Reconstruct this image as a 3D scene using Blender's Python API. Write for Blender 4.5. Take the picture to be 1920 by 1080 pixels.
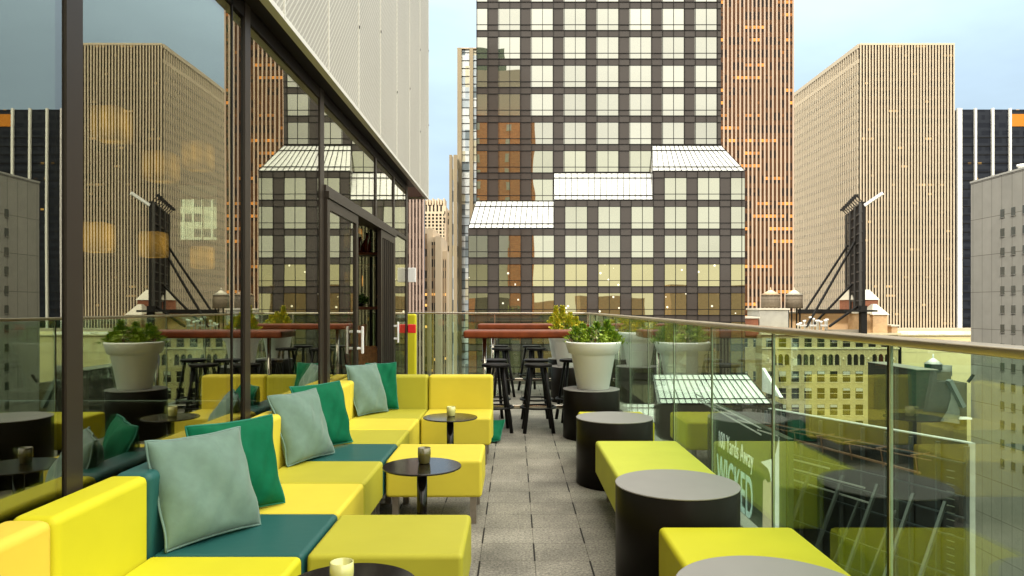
import bpy, bmesh, math, random
from mathutils import Vector, Matrix
R = math.radians
random.seed(7)
for o in list(bpy.data.objects): bpy.data.objects.remove(o)
SC = bpy.context.scene
COL = SC.collection

# ------------------------------------------------------------------ camera
H = 1.387
F = 1333.0
cd = bpy.data.cameras.new('camera'); cam = bpy.data.objects.new('camera', cd); COL.objects.link(cam)
cam.location = (0, 0, H); cam.rotation_euler = (R(90), 0, 0)
cd.sensor_width = 36; cd.lens = 36 * F / 1920
cd.shift_x = -5 / 1920; cd.shift_y = 35 / 1920
cd.clip_start = 0.05; cd.clip_end = 6000
SC.camera = cam
# ------------------------------------------------------------------ view
SC.view_settings.view_transform = 'Standard'; SC.view_settings.look = 'None'
SC.view_settings.exposure = 0.30; SC.view_settings.gamma = 1
SC.view_settings.use_curve_mapping = False
SC.render.engine = 'CYCLES'
SC.cycles.use_denoising = True
SC.cycles.max_bounces = 10; SC.cycles.transparent_max_bounces = 32
SC.cycles.glossy_bounces = 5; SC.cycles.diffuse_bounces = 4
SC.cycles.caustics_reflective = False; SC.cycles.caustics_refractive = False
SC.cycles.sample_clamp_indirect = 6
# ------------------------------------------------------------------ world
SUN_DIR = Vector((-0.26, -0.74, 0.58)).normalized()      # towards the sun: behind and left of the camera
w = bpy.data.worlds.new('World'); SC.world = w; w.use_nodes = True
nt = w.node_tree; nt.nodes.clear()
def WN(t): return nt.nodes.new(t)
out = WN('ShaderNodeOutputWorld'); bg = WN('ShaderNodeBackground'); bg.inputs[1].default_value = 0.10
sky = WN('ShaderNodeTexSky'); sky.sky_type = 'NISHITA'; sky.sun_disc = False
sky.sun_elevation = math.asin(SUN_DIR.z); sky.sun_rotation = math.atan2(SUN_DIR.x, SUN_DIR.y)
sky.dust_density = 2.0; sky.air_density = 1.2
tc = WN('ShaderNodeTexCoord'); sep = WN('ShaderNodeSeparateXYZ'); nt.links.new(tc.outputs['Generated'], sep.inputs[0])
# cloud brightness grows towards the zenith (thin bright overcast), colour creamy behind the camera
mr = WN('ShaderNodeMapRange'); mr.inputs['From Min'].default_value = 0.25; mr.inputs['From Max'].default_value = 0.75
mr.inputs['To Min'].default_value = 8.6; mr.inputs['To Max'].default_value = 20.0
nt.links.new(sep.outputs['Z'], mr.inputs['Value'])
nz = WN('ShaderNodeTexNoise'); nz.inputs['Scale'].default_value = 2.6; nz.inputs['Detail'].default_value = 5; nz.inputs['Roughness'].default_value = .55
mp = WN('ShaderNodeMapping'); mp.inputs['Scale'].default_value = (1, 1, 2.6)
nt.links.new(tc.outputs['Generated'], mp.inputs[0]); nt.links.new(mp.outputs[0], nz.inputs['Vector'])
nr = WN('ShaderNodeMapRange'); nr.inputs['From Min'].default_value = .3; nr.inputs['From Max'].default_value = .7
nr.inputs['To Min'].default_value = .86; nr.inputs['To Max'].default_value = 1.12; nt.links.new(nz.outputs['Fac'], nr.inputs['Value'])
mul = WN('ShaderNodeMath'); mul.operation = 'MULTIPLY'; nt.links.new(mr.outputs[0], mul.inputs[0]); nt.links.new(nr.outputs[0], mul.inputs[1])
back = WN('ShaderNodeMapRange'); back.inputs['From Min'].default_value = .76; back.inputs['From Max'].default_value = .0
back.inputs['To Min'].default_value = 0; back.inputs['To Max'].default_value = 1; nt.links.new(sep.outputs['Y'], back.inputs['Value'])
cc = WN('ShaderNodeMix'); cc.data_type = 'RGBA'; nt.links.new(back.outputs[0], cc.inputs['Factor'])
cz = WN('ShaderNodeMapRange'); cz.inputs['From Min'].default_value = .38; cz.inputs['From Max'].default_value = .7; nt.links.new(sep.outputs['Z'], cz.inputs['Value'])
cw = WN('ShaderNodeMix'); cw.data_type = 'RGBA'; cw.inputs['A'].default_value = (.66, .86, 1.03, 1); cw.inputs['B'].default_value = (1.0, .97, .88, 1)
nt.links.new(cz.outputs[0], cw.inputs['Factor']); nt.links.new(cw.outputs['Result'], cc.inputs['A']); cc.inputs['B'].default_value = (2.0, 1.94, 1.70, 1)
sc_ = WN('ShaderNodeVectorMath'); sc_.operation = 'SCALE'; nt.links.new(cc.outputs['Result'], sc_.inputs[0]); nt.links.new(mul.outputs[0], sc_.inputs['Scale'])
fm = WN('ShaderNodeMath'); fm.operation = 'MULTIPLY_ADD'; nt.links.new(back.outputs[0], fm.inputs[0]); fm.inputs[1].default_value = .08; fm.inputs[2].default_value = .90
mx = WN('ShaderNodeMix'); mx.data_type = 'RGBA'; nt.links.new(fm.outputs[0], mx.inputs['Factor'])
nt.links.new(sky.outputs[0], mx.inputs['A']); nt.links.new(sc_.outputs[0], mx.inputs['B'])
nt.links.new(mx.outputs['Result'], bg.inputs[0]); nt.links.new(bg.outputs[0], out.inputs[0])
# ------------------------------------------------------------------ sun
sd = bpy.data.lights.new('sun', 'SUN'); sd.energy = 2.2; sd.angle = R(9); sd.color = (1.0, .93, .80)
sun = bpy.data.objects.new('sun', sd); COL.objects.link(sun)
sun.rotation_euler = SUN_DIR.to_track_quat('Z', 'Y').to_euler(); sun.location = (-20, -20, 60)

# ================================================================== helpers
def thing(name, label, cat, loc=(0, 0, 0), group=None, kind=None):
    o = bpy.data.objects.new(name, None); COL.objects.link(o); o.location = loc; o.empty_display_size = .1
    o['label'] = label; o['category'] = cat
    if group: o['group'] = group
    if kind: o['kind'] = kind
    return o
def tag(o, label, cat, group=None, kind=None):
    o['label'] = label; o['category'] = cat
    if group: o['group'] = group
    if kind: o['kind'] = kind
    return o
def copy_tree(o, parent=None):
    c = o.copy(); COL.objects.link(c); c.parent = parent
    for ch in [x for x in COL.objects if x.parent == o]: copy_tree(ch, c)
    return c
def worldloc(o):
    v = Vector((0, 0, 0))
    while o is not None: v = v + o.location; o = o.parent
    return v

class MB:
    def __init__(s): s.bm = bmesh.new(); s.mi = 0
    def box(s, x0, x1, y0, y1, z0, z1):
        if x0 > x1: x0, x1 = x1, x0
        if y0 > y1: y0, y1 = y1, y0
        if z0 > z1: z0, z1 = z1, z0
        v = [s.bm.verts.new(p) for p in ((x0,y0,z0),(x1,y0,z0),(x1,y1,z0),(x0,y1,z0),(x0,y0,z1),(x1,y0,z1),(x1,y1,z1),(x0,y1,z1))]
        for f in ((0,3,2,1),(4,5,6,7),(0,1,5,4),(1,2,6,5),(2,3,7,6),(3,0,4,7)):
            fc = s.bm.faces.new([v[i] for i in f]); fc.material_index = s.mi
        return s
    def hexa(s, pts):
        v = [s.bm.verts.new(p) for p in pts]
        for f in ((0,3,2,1),(4,5,6,7),(0,1,5,4),(1,2,6,5),(2,3,7,6),(3,0,4,7)):
            fc = s.bm.faces.new([v[i] for i in f]); fc.material_index = s.mi
        return s
    def prism(s, poly, d):                     # poly: list of 3D points, d: extrusion vector
        d = Vector(d); a = [s.bm.verts.new(p) for p in poly]; b = [s.bm.verts.new(Vector(p) + d) for p in poly]
        n = len(poly)
        s.bm.faces.new(a[::-1]).material_index = s.mi; s.bm.faces.new(b).material_index = s.mi
        for i in range(n): s.bm.faces.new((a[i], a[(i+1)%n], b[(i+1)%n], b[i])).material_index = s.mi
        return s
    def lathe(s, prof, c=(0,0,0), n=40, cap0=True, cap1=True):    # prof: (r,z)
        rings = []
        for r, z in prof:
            rings.append([s.bm.verts.new((c[0]+r*math.cos(2*math.pi*i/n), c[1]+r*math.sin(2*math.pi*i/n), c[2]+z)) for i in range(n)])
        for a, b in zip(rings, rings[1:]):
            for i in range(n):
                f = s.bm.faces.new((a[i], a[(i+1)%n], b[(i+1)%n], b[i])); f.smooth = True; f.material_index = s.mi
        if cap0: s.bm.faces.new(rings[0][::-1]).material_index = s.mi
        if cap1: s.bm.faces.new(rings[-1]).material_index = s.mi
        return s
    def tube(s, pts, r, n=8, r2=None):
        pts = [Vector(p) for p in pts]; rings = []
        for i, p in enumerate(pts):
            t = (pts[min(i+1, len(pts)-1)] - pts[max(i-1, 0)]).normalized()
            a = t.cross(Vector((0,0,1))) if abs(t.z) < .95 else t.cross(Vector((0,1,0)))
            a.normalize(); b = t.cross(a)
            rr = r if r2 is None else r + (r2 - r) * i / (len(pts)-1)
            rings.append([s.bm.verts.new(p + (a*math.cos(2*math.pi*k/n) + b*math.sin(2*math.pi*k/n))*rr) for k in range(n)])
        for A, B in zip(rings, rings[1:]):
            for k in range(n):
                f = s.bm.faces.new((A[k], A[(k+1)%n], B[(k+1)%n], B[k])); f.smooth = True; f.material_index = s.mi
        s.bm.faces.new(rings[0][::-1]).material_index = s.mi; s.bm.faces.new(rings[-1]).material_index = s.mi
        return s
    def beam(s, p0, p1, w, h):                 # box beam from p0 to p1
        p0 = Vector(p0); p1 = Vector(p1); t = (p1-p0).normalized()
        a = t.cross(Vector((0,0,1))) if abs(t.z) < .95 else t.cross(Vector((0,1,0)))
        a.normalize(); b = t.cross(a)
        q = []
        for p in (p0, p1):
            q.append([p + a*(sx*w/2) + b*(sy*h/2) for sx, sy in ((-1,-1),(1,-1),(1,1),(-1,1))])
        v = [s.bm.verts.new(x) for x in q[0] + q[1]]
        for f in ((0,3,2,1),(4,5,6,7),(0,1,5,4),(1,2,6,5),(2,3,7,6),(3,0,4,7)): s.bm.faces.new([v[i] for i in f]).material_index = s.mi
        return s
    def build(s, name, mat, parent=None, bevel=0, seg=3, loc=None, smooth=False):
        bm = s.bm
        if bevel:
            bmesh.ops.bevel(bm, geom=list(bm.edges), offset=bevel, segments=seg, profile=.5, affect='EDGES', clamp_overlap=True)
            for f in bm.faces: f.smooth = True
        bmesh.ops.recalc_face_normals(bm, faces=list(bm.faces))
        if smooth:
            for f in bm.faces: f.smooth = True
        off = worldloc(parent) if parent is not None else Vector((0,0,0))
        l = Vector(loc) if loc is not None else Vector((0,0,0))
        bmesh.ops.translate(bm, verts=list(bm.verts), vec=-(off + l))
        me = bpy.data.meshes.new(name); bm.to_mesh(me); bm.free()
        for m in (mat if isinstance(mat, (list, tuple)) else [mat]): me.materials.append(m)
        o = bpy.data.objects.new(name, me); COL.objects.link(o); o.parent = parent
        o.location = l
        if bevel:
            wn = o.modifiers.new('wn', 'WEIGHTED_NORMAL'); wn.keep_sharp = True
        return o
def place(src, parent, loc, name=None):       # a copy of a part at another place
    o = src.copy(); COL.objects.link(o); o.parent = parent; o.location = loc
    return o

# ================================================================== materials
def nodes(m):
    m.use_nodes = True; t = m.node_tree; t.nodes.clear(); return t
def link(t, a, b): t.links.new(a, b)
def M(name, col, rough=.5, metal=0, spec=.5, var=.12, vs=3.0, bump=0, bs=60, coat=0, sheen=0, bdist=.01, detail=4, emis=None):
    m = bpy.data.materials.new(name); t = nodes(m)
    o = t.nodes.new('ShaderNodeOutputMaterial'); p = t.nodes.new('ShaderNodeBsdfPrincipled'); link(t, p.outputs[0], o.inputs[0])
    c = t.nodes.new('ShaderNodeTexCoord')
    p.inputs['Roughness'].default_value = rough; p.inputs['Metallic'].default_value = metal
    p.inputs['Specular IOR Level'].default_value = spec
    if coat: p.inputs['Coat Weight'].default_value = coat; p.inputs['Coat Roughness'].default_value = .05
    if sheen: p.inputs['Sheen Weight'].default_value = sheen; p.inputs['Sheen Roughness'].default_value = .4
    n = t.nodes.new('ShaderNodeTexNoise'); n.inputs['Scale'].default_value = vs; n.inputs['Detail'].default_value = detail
    link(t, c.outputs['Object'], n.inputs['Vector'])
    mixn = t.nodes.new('ShaderNodeMix'); mixn.data_type = 'RGBA'; link(t, n.outputs['Fac'], mixn.inputs['Factor'])
    a = [max(0, x*(1-var)) for x in col]; b = [min(1, x*(1+var)) for x in col]
    mixn.inputs['A'].default_value = (*a, 1); mixn.inputs['B'].default_value = (*b, 1)
    link(t, mixn.outputs['Result'], p.inputs['Base Color'])
    if bump:
        n2 = t.nodes.new('ShaderNodeTexNoise'); n2.inputs['Scale'].default_value = bs; n2.inputs['Detail'].default_value = 3
        link(t, c.outputs['Object'], n2.inputs['Vector'])
        bn = t.nodes.new('ShaderNodeBump'); bn.inputs['Strength'].default_value = bump; bn.inputs['Distance'].default_value = bdist
        link(t, n2.outputs['Fac'], bn.inputs['Height']); link(t, bn.outputs[0], p.inputs['Normal'])
    if emis:
        p.inputs['Emission Color'].default_value = (*emis[0], 1); p.inputs['Emission Strength'].default_value = emis[1]
    return m
def math_(t, op, a, b=None, c=None):
    n = t.nodes.new('ShaderNodeMath'); n.operation = op
    for i, v in enumerate((a, b, c)):
        if v is None: continue
        if isinstance(v, (int, float)): n.inputs[i].default_value = v
        else: t.links.new(v, n.inputs[i])
    return n.outputs[0]
def glass(name, tint, r0, warp=0.0, wscale=1.2):
    m = bpy.data.materials.new(name); t = nodes(m)
    o = t.nodes.new('ShaderNodeOutputMaterial'); g = t.nodes.new('ShaderNodeBsdfGlossy'); tr = t.nodes.new('ShaderNodeBsdfTransparent')
    g.inputs['Roughness'].default_value = 0; g.inputs['Color'].default_value = (1.0, .97, .87, 1) if warp > .0007 else (.97, .99, .96, 1); tr.inputs[0].default_value = (*tint, 1)
    ge = t.nodes.new('ShaderNodeNewGeometry'); d = t.nodes.new('ShaderNodeVectorMath'); d.operation = 'DOT_PRODUCT'
    link(t, ge.outputs['Incoming'], d.inputs[0]); link(t, ge.outputs['Normal'], d.inputs[1])
    ab = math_(t, 'ABSOLUTE', d.outputs['Value']); om = math_(t, 'SUBTRACT', 1.0, ab); pw = math_(t, 'POWER', om, 5.0)
    fr = math_(t, 'MULTIPLY_ADD', pw, 1 - r0, r0)
    mx = t.nodes.new('ShaderNodeMixShader'); link(t, fr, mx.inputs[0]); link(t, tr.outputs[0], mx.inputs[1]); link(t, g.outputs[0], mx.inputs[2])
    link(t, mx.outputs[0], o.inputs[0])
    if warp:
        c = t.nodes.new('ShaderNodeTexCoord'); n2 = t.nodes.new('ShaderNodeTexNoise'); n2.inputs['Scale'].default_value = wscale; n2.inputs['Detail'].default_value = 1
        link(t, c.outputs['Object'], n2.inputs['Vector']); bn = t.nodes.new('ShaderNodeBump'); bn.inputs['Strength'].default_value = 1; bn.inputs['Distance'].default_value = warp
        link(t, n2.outputs['Fac'], bn.inputs['Height']); link(t, bn.outputs[0], g.inputs['Normal'])
    return m

yellow = M('yellow_vinyl', (.625, .515, .05), .58, spec=.18, var=.10, vs=3.5, bump=.22, bs=5, bdist=.012)
lemon = M('lemon_vinyl', (.555, .510, .018), .58, spec=.18, var=.10, vs=3.5, bump=.22, bs=5, bdist=.012)
amber = M('amber_vinyl', (.68, .50, .06), .58, spec=.18, var=.10, vs=3.5, bump=.22, bs=5, bdist=.012)
olive = M('olive_vinyl', (.40, .37, .035), .58, spec=.18, var=.10, vs=3.5, bump=.22, bs=5, bdist=.012)
lime = M('lime_vinyl', (.52, .53, .06), .58, spec=.18, var=.10, vs=3.5, bump=.22, bs=5, bdist=.012)
teal = M('teal_vinyl', (.016, .085, .078), .42, spec=.25, var=.08, vs=2.5, bump=.22, bs=5, bdist=.012)
steel_leg = M('brushed_leg', (.34, .30, .26), .35, metal=.9, var=.25, vs=30)
sage = M('sage_velvet', (.105, .175, .138), .8, var=.22, vs=22, bump=.35, bs=20, bdist=.006, sheen=.25, detail=8)
emer = M('emerald_velvet', (.0, .098, .042), .8, spec=.15, var=.25, vs=22, bump=.35, bs=20, bdist=.006, sheen=0, detail=8)
piping_m = M('velvet_piping', (.12, .2, .17), .7, var=.1)
piping_e = M('emerald_piping', (.0, .14, .08), .7, var=.1)
black_m = M('black_lacquer', (.008, .006, .005), .13, spec=.38, var=.3, vs=20)
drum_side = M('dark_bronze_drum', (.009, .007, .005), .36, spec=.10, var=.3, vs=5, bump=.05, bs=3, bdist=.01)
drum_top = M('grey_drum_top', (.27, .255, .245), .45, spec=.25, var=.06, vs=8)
stool_m = M('black_painted_wood', (.010, .009, .009), .45, spec=.15, var=.3, vs=12, bump=.1, bs=40)
frame_m = M('bronze_aluminium', (.030, .023, .017), .36, spec=.3, metal=.15, var=.1)
frame_d = M('dark_frame', (.009, .007, .006), .4, spec=.15, metal=0, var=.1)
steel = M('stainless_steel', (.62, .58, .50), .22, metal=1, var=.08, vs=20)
rail_m = M('satin_bronze_steel', (.60, .49, .33), .30, metal=1, var=.14, vs=5)
wood_t = M('varnished_red_wood', (.19, .040, .010), .4, spec=.25, var=.5, vs=9)
wood_i = M('shelf_wood', (.20, .06, .022), .45, var=.3, vs=9)
white_pl = M('white_plastic', (.95, .96, .92), .42, var=.03, vs=3)
soil = M('soil', (.03, .02, .012), .9, var=.4, vs=40, bump=.6, bs=60)
leaf_g = M('leaf_green', (.09, .22, .02), .5, var=.5, vs=14)
leaf_y = M('leaf_yellow', (.68, .56, .03), .5, var=.35, vs=14)
leaf_l = M('leaf_lime', (.30, .42, .03), .5, var=.4, vs=14)
leaf_r = M('leaf_red_brown', (.10, .035, .02), .5, var=.5, vs=14)
leaf_c = M('leaf_cream', (.45, .44, .20), .5, var=.3, vs=14)
stem_m = M('stem', (.08, .05, .02), .8)
white_p = M('white_paint', (.80, .80, .78), .45, var=.03)
red_p = M('red_paint', (.72, .02, .02), .35, var=.04)
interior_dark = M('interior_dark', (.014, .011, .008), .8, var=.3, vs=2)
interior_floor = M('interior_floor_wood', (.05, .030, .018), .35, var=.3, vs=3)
soffit_m = M('soffit_wood', (.16, .035, .018), .45, var=.3, vs=6)
amber_glass = M('amber_bottle', (.10, .012, .004), .08, var=.2, coat=.5)
skin_m = M('skin', (.45, .24, .15), .5, var=.06)
hair_m = M('dark_hair', (.015, .010, .008), .5, var=.2, vs=30)
cloth_d = M('dark_shirt', (.03, .02, .02), .8, var=.2)
wall_glass = glass('facade_glass', (.58, .66, .52), .27, warp=.0008, wscale=.8)
rail_glass = glass('balustrade_glass', (.79, .90, .81), .062, warp=.0006, wscale=.7)
frost = M('candle_glass', (.60, .58, .20), .15, var=.06, coat=.5)
frost_d = M('smoked_candle_glass', (.10, .085, .02), .12, var=.1, coat=.6)
wax = M('wax', (.80, .74, .40), .4)

# granite pavers in running bond
def paver_mat():
    m = bpy.data.materials.new('granite_pavers'); t = nodes(m)
    o = t.nodes.new('ShaderNodeOutputMaterial'); p = t.nodes.new('ShaderNodeBsdfPrincipled'); link(t, p.outputs[0], o.inputs[0])
    c = t.nodes.new('ShaderNodeTexCoord'); mp = t.nodes.new('ShaderNodeMapping'); link(t, c.outputs['Object'], mp.inputs[0])
    mp.inputs['Location'].default_value = (-.11 + 6.3, -.107 + 5.8, 0)
    b = t.nodes.new('ShaderNodeTexBrick'); link(t, mp.outputs[0], b.inputs['Vector'])
    b.inputs['Scale'].default_value = 1; b.inputs['Brick Width'].default_value = .6; b.inputs['Row Height'].default_value = .29
    b.inputs['Mortar Size'].default_value = .0016; b.inputs['Mortar Smooth'].default_value = .2; b.offset = .5; b.inputs['Bias'].default_value = 0
    b.inputs['Color1'].default_value = (.200, .186, .155, 1); b.inputs['Color2'].default_value = (.240, .222, .188, 1); b.inputs['Mortar'].default_value = (.05, .042, .03, 1)
    n = t.nodes.new('ShaderNodeTexNoise'); n.inputs['Scale'].default_value = 70; n.inputs['Detail'].default_value = 6; n.inputs['Roughness'].default_value = .8
    link(t, c.outputs['Object'], n.inputs['Vector'])
    cr = t.nodes.new('ShaderNodeValToRGB'); link(t, n.outputs['Fac'], cr.inputs[0])
    cr.color_ramp.elements[0].position = .36; cr.color_ramp.elements[0].color = (.40, .38, .35, 1)
    cr.color_ramp.elements[1].position = .66; cr.color_ramp.elements[1].color = (1.8, 1.75, 1.68, 1)
    e = cr.color_ramp.elements.new(.5); e.color = (1, 1, 1, 1)
    mu = t.nodes.new('ShaderNodeMix'); mu.data_type = 'RGBA'; mu.blend_type = 'MULTIPLY'; mu.inputs['Factor'].default_value = 1
    link(t, b.outputs['Color'], mu.inputs['A']); link(t, cr.outputs[0], mu.inputs['B'])
    n3 = t.nodes.new('ShaderNodeTexNoise'); n3.inputs['Scale'].default_value = 2.2; n3.inputs['Detail'].default_value = 6; link(t, c.outputs['Object'], n3.inputs['Vector'])
    r3 = t.nodes.new('ShaderNodeMapRange'); link(t, n3.outputs['Fac'], r3.inputs['Value']); r3.inputs['From Min'].default_value = .3; r3.inputs['From Max'].default_value = .7
    r3.inputs['To Min'].default_value = .60; r3.inputs['To Max'].default_value = 1.35
    mv = t.nodes.new('ShaderNodeVectorMath'); mv.operation = 'SCALE'; link(t, mu.outputs['Result'], mv.inputs[0]); link(t, r3.outputs[0], mv.inputs['Scale'])
    sx = t.nodes.new('ShaderNodeSeparateXYZ'); link(t, c.outputs['Object'], sx.inputs[0])
    row = math_(t, 'FLOOR', math_(t, 'DIVIDE', math_(t, 'ADD', sx.outputs['Y'], 4.243), .29))
    par = math_(t, 'MULTIPLY', math_(t, 'MODULO', row, 2.0), .5)
    fx = math_(t, 'FRACT', math_(t, 'ADD', math_(t, 'DIVIDE', math_(t, 'ADD', sx.outputs['X'], 5.89), .6), par))
    j = math_(t, 'GREATER_THAN', math_(t, 'ABSOLUTE', math_(t, 'SUBTRACT', fx, .5)), .5 - .0085)
    jm = t.nodes.new('ShaderNodeMix'); jm.data_type = 'RGBA'; link(t, j, jm.inputs['Factor']); link(t, mv.outputs[0], jm.inputs['A']); jm.inputs['B'].default_value = (.008, .006, .004, 1)
    link(t, jm.outputs['Result'], p.inputs['Base Color']); p.inputs['Roughness'].default_value = .72; p.inputs['Specular IOR Level'].default_value = .25
    bn = t.nodes.new('ShaderNodeBump'); bn.inputs['Strength'].default_value = .35; bn.inputs['Distance'].default_value = .002; link(t, n.outputs['Fac'], bn.inputs['Height']); link(t, bn.outputs[0], p.inputs['Normal'])
    return m
pavers = paver_mat()

# pierced metal cladding
def perf_mat():
    m = bpy.data.materials.new('pierced_white_metal'); t = nodes(m)
    o = t.nodes.new('ShaderNodeOutputMaterial'); p = t.nodes.new('ShaderNodeBsdfPrincipled'); link(t, p.outputs[0], o.inputs[0])
    c = t.nodes.new('ShaderNodeTexCoord'); s = t.nodes.new('ShaderNodeSeparateXYZ'); link(t, c.outputs['Object'], s.inputs[0])
    # staggered slots
    a = math_(t, 'MULTIPLY', math_(t, 'ADD', s.outputs['Y'], s.outputs['Z']), 30.0)
    bq = math_(t, 'MULTIPLY', math_(t, 'SUBTRACT', s.outputs['Z'], s.outputs['Y']), 17.0)
    fa = math_(t, 'ABSOLUTE', math_(t, 'SUBTRACT', math_(t, 'FRACT', a), .5))
    fb = math_(t, 'ABSOLUTE', math_(t, 'SUBTRACT', math_(t, 'FRACT', bq), .5))
    hole = math_(t, 'MULTIPLY', math_(t, 'LESS_THAN', fa, .27), math_(t, 'LESS_THAN', fb, .36))
    mx = t.nodes.new('ShaderNodeMix'); mx.data_type = 'RGBA'; link(t, hole, mx.inputs['Factor'])
    mx.inputs['A'].default_value = (.58, .565, .50, 1); mx.inputs['B'].default_value = (.20, .18, .145, 1)
    n = t.nodes.new('ShaderNodeTexNoise'); n.inputs['Scale'].default_value = .6; link(t, c.outputs['Object'], n.inputs['Vector'])
    r3 = t.nodes.new('ShaderNodeMapRange'); link(t, n.outputs['Fac'], r3.inputs['Value']); r3.inputs['To Min'].default_value = .85; r3.inputs['To Max'].default_value = 1.08
    mv = t.nodes.new('ShaderNodeVectorMath'); mv.operation = 'SCALE'; link(t, mx.outputs['Result'], mv.inputs[0]); link(t, r3.outputs[0], mv.inputs['Scale'])
    link(t, mv.outputs[0], p.inputs['Base Color']); p.inputs['Roughness'].default_value = .5
    return m
clad_m = perf_mat()
clad_edge = M('white_metal_edge', (.70, .69, .63), .4, var=.05)

# strip windows between piers, a few lit floors
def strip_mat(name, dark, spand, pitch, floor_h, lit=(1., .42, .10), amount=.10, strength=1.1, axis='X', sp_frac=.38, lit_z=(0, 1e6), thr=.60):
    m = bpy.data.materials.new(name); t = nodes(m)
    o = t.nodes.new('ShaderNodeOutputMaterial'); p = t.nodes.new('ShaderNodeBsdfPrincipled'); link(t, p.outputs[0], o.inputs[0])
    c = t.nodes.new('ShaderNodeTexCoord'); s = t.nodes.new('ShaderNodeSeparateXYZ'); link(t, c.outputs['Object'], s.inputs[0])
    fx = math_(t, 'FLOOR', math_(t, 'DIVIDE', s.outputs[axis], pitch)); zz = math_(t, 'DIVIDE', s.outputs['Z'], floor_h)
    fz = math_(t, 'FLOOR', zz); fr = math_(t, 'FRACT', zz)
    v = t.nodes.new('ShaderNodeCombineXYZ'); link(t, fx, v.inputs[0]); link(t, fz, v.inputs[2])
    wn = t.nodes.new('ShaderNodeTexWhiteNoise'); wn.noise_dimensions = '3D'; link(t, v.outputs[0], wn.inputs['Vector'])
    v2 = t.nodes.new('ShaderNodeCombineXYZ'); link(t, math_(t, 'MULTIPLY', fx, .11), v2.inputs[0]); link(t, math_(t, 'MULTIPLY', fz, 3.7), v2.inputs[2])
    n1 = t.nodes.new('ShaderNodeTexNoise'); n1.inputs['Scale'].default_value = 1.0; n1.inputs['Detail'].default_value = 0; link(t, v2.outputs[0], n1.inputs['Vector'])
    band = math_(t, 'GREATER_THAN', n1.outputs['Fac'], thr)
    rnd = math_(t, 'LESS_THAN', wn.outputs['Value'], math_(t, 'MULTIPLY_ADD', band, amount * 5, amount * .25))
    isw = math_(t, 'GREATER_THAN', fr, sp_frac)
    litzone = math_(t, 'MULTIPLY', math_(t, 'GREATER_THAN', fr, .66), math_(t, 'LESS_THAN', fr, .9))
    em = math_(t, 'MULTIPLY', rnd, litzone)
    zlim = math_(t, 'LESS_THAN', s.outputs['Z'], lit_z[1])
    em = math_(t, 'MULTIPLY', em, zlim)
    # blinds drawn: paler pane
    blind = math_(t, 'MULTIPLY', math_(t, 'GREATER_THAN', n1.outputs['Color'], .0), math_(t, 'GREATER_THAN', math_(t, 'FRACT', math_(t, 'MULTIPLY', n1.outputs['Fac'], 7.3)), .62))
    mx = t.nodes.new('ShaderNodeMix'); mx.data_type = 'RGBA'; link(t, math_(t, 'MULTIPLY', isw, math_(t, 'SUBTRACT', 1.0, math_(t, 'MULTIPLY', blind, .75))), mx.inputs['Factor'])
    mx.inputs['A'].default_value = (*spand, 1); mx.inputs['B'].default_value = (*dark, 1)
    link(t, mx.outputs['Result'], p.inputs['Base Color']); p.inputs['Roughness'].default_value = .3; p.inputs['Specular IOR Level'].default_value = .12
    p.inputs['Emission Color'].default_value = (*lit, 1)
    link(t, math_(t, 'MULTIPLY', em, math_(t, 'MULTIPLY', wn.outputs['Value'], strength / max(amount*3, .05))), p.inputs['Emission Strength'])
    return m

# ================================================================== SETTING
g = MB().box(-3000, 3000, -3000, 5000, -76, -75).build('street', M('asphalt', (.05, .05, .052), .85, var=.2, vs=.05)); g['kind'] = 'structure'

# terrace deck and the floor inside
d = MB().box(-1.60, 1.42, -4, 12.82, -.30, 0).build('terrace_paving', pavers); d['kind'] = 'structure'
d = MB().box(-1.60, 1.46, -4, 12.86, -75, -.302).build('lower_floors_wall', M('lower_wall', (.10, .09, .08), .7, var=.2, vs=.5)); d['kind'] = 'structure'
d = MB().box(-9, -1.602, -4, 12.0, -75, -.02).build('interior_floor', interior_floor); d['kind'] = 'structure'
d = MB().box(1.335, 1.42, -4, 12.82, 0.002, .10).box(-1.6, 1.333, 12.735, 12.82, 0.002, .10).build('terrace_kerb', M('kerb_stone', (.30, .29, .26), .6)); d['kind'] = 'structure'

# ---------------- upper storeys with pierced white cladding
up = thing('upper_storeys', 'upper floors clad in pierced white metal sheets, overhanging the glass wall', 'building', (-5, 4, 3.2))
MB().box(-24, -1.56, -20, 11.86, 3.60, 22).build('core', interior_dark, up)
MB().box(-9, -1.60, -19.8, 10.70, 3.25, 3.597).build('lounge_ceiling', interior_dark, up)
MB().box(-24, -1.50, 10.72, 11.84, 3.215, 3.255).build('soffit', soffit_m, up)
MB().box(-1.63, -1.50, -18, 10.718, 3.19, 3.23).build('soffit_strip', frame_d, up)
seams = [4.47 + 1.065 * k for k in range(-20, 8)]
for k in range(len(seams) - 1):
    y0, y1 = seams[k], seams[k+1]
    MB().box(-1.475, -1.450, y0 + .007, y1 - .007, 3.225, 21.9).build('cladding_panel', clad_m, up)
q = MB()
for y in seams: q.box(-1.468, -1.442, y - .007, y + .007, 3.20, 21.9)
q.build('panel_joint', clad_edge, up)
MB().box(-1.50, -1.445, seams[0], seams[-1], 3.188, 3.222).build('lower_trim', clad_edge, up)
MB().box(-24, -1.445, 11.93, 11.955, 3.19, 21.9).build('end_cladding', clad_edge, up)
q = MB()
for k, y in enumerate(seams[18:]):
    for z in [3.9 + (k*.37) % .7 + 1.25*j for j in range(5)]: q.box(-1.4415, -1.437, y - .012, y + .012, z - .012, z + .012)
q.build('panel_fixing', frame_d, up)

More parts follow.
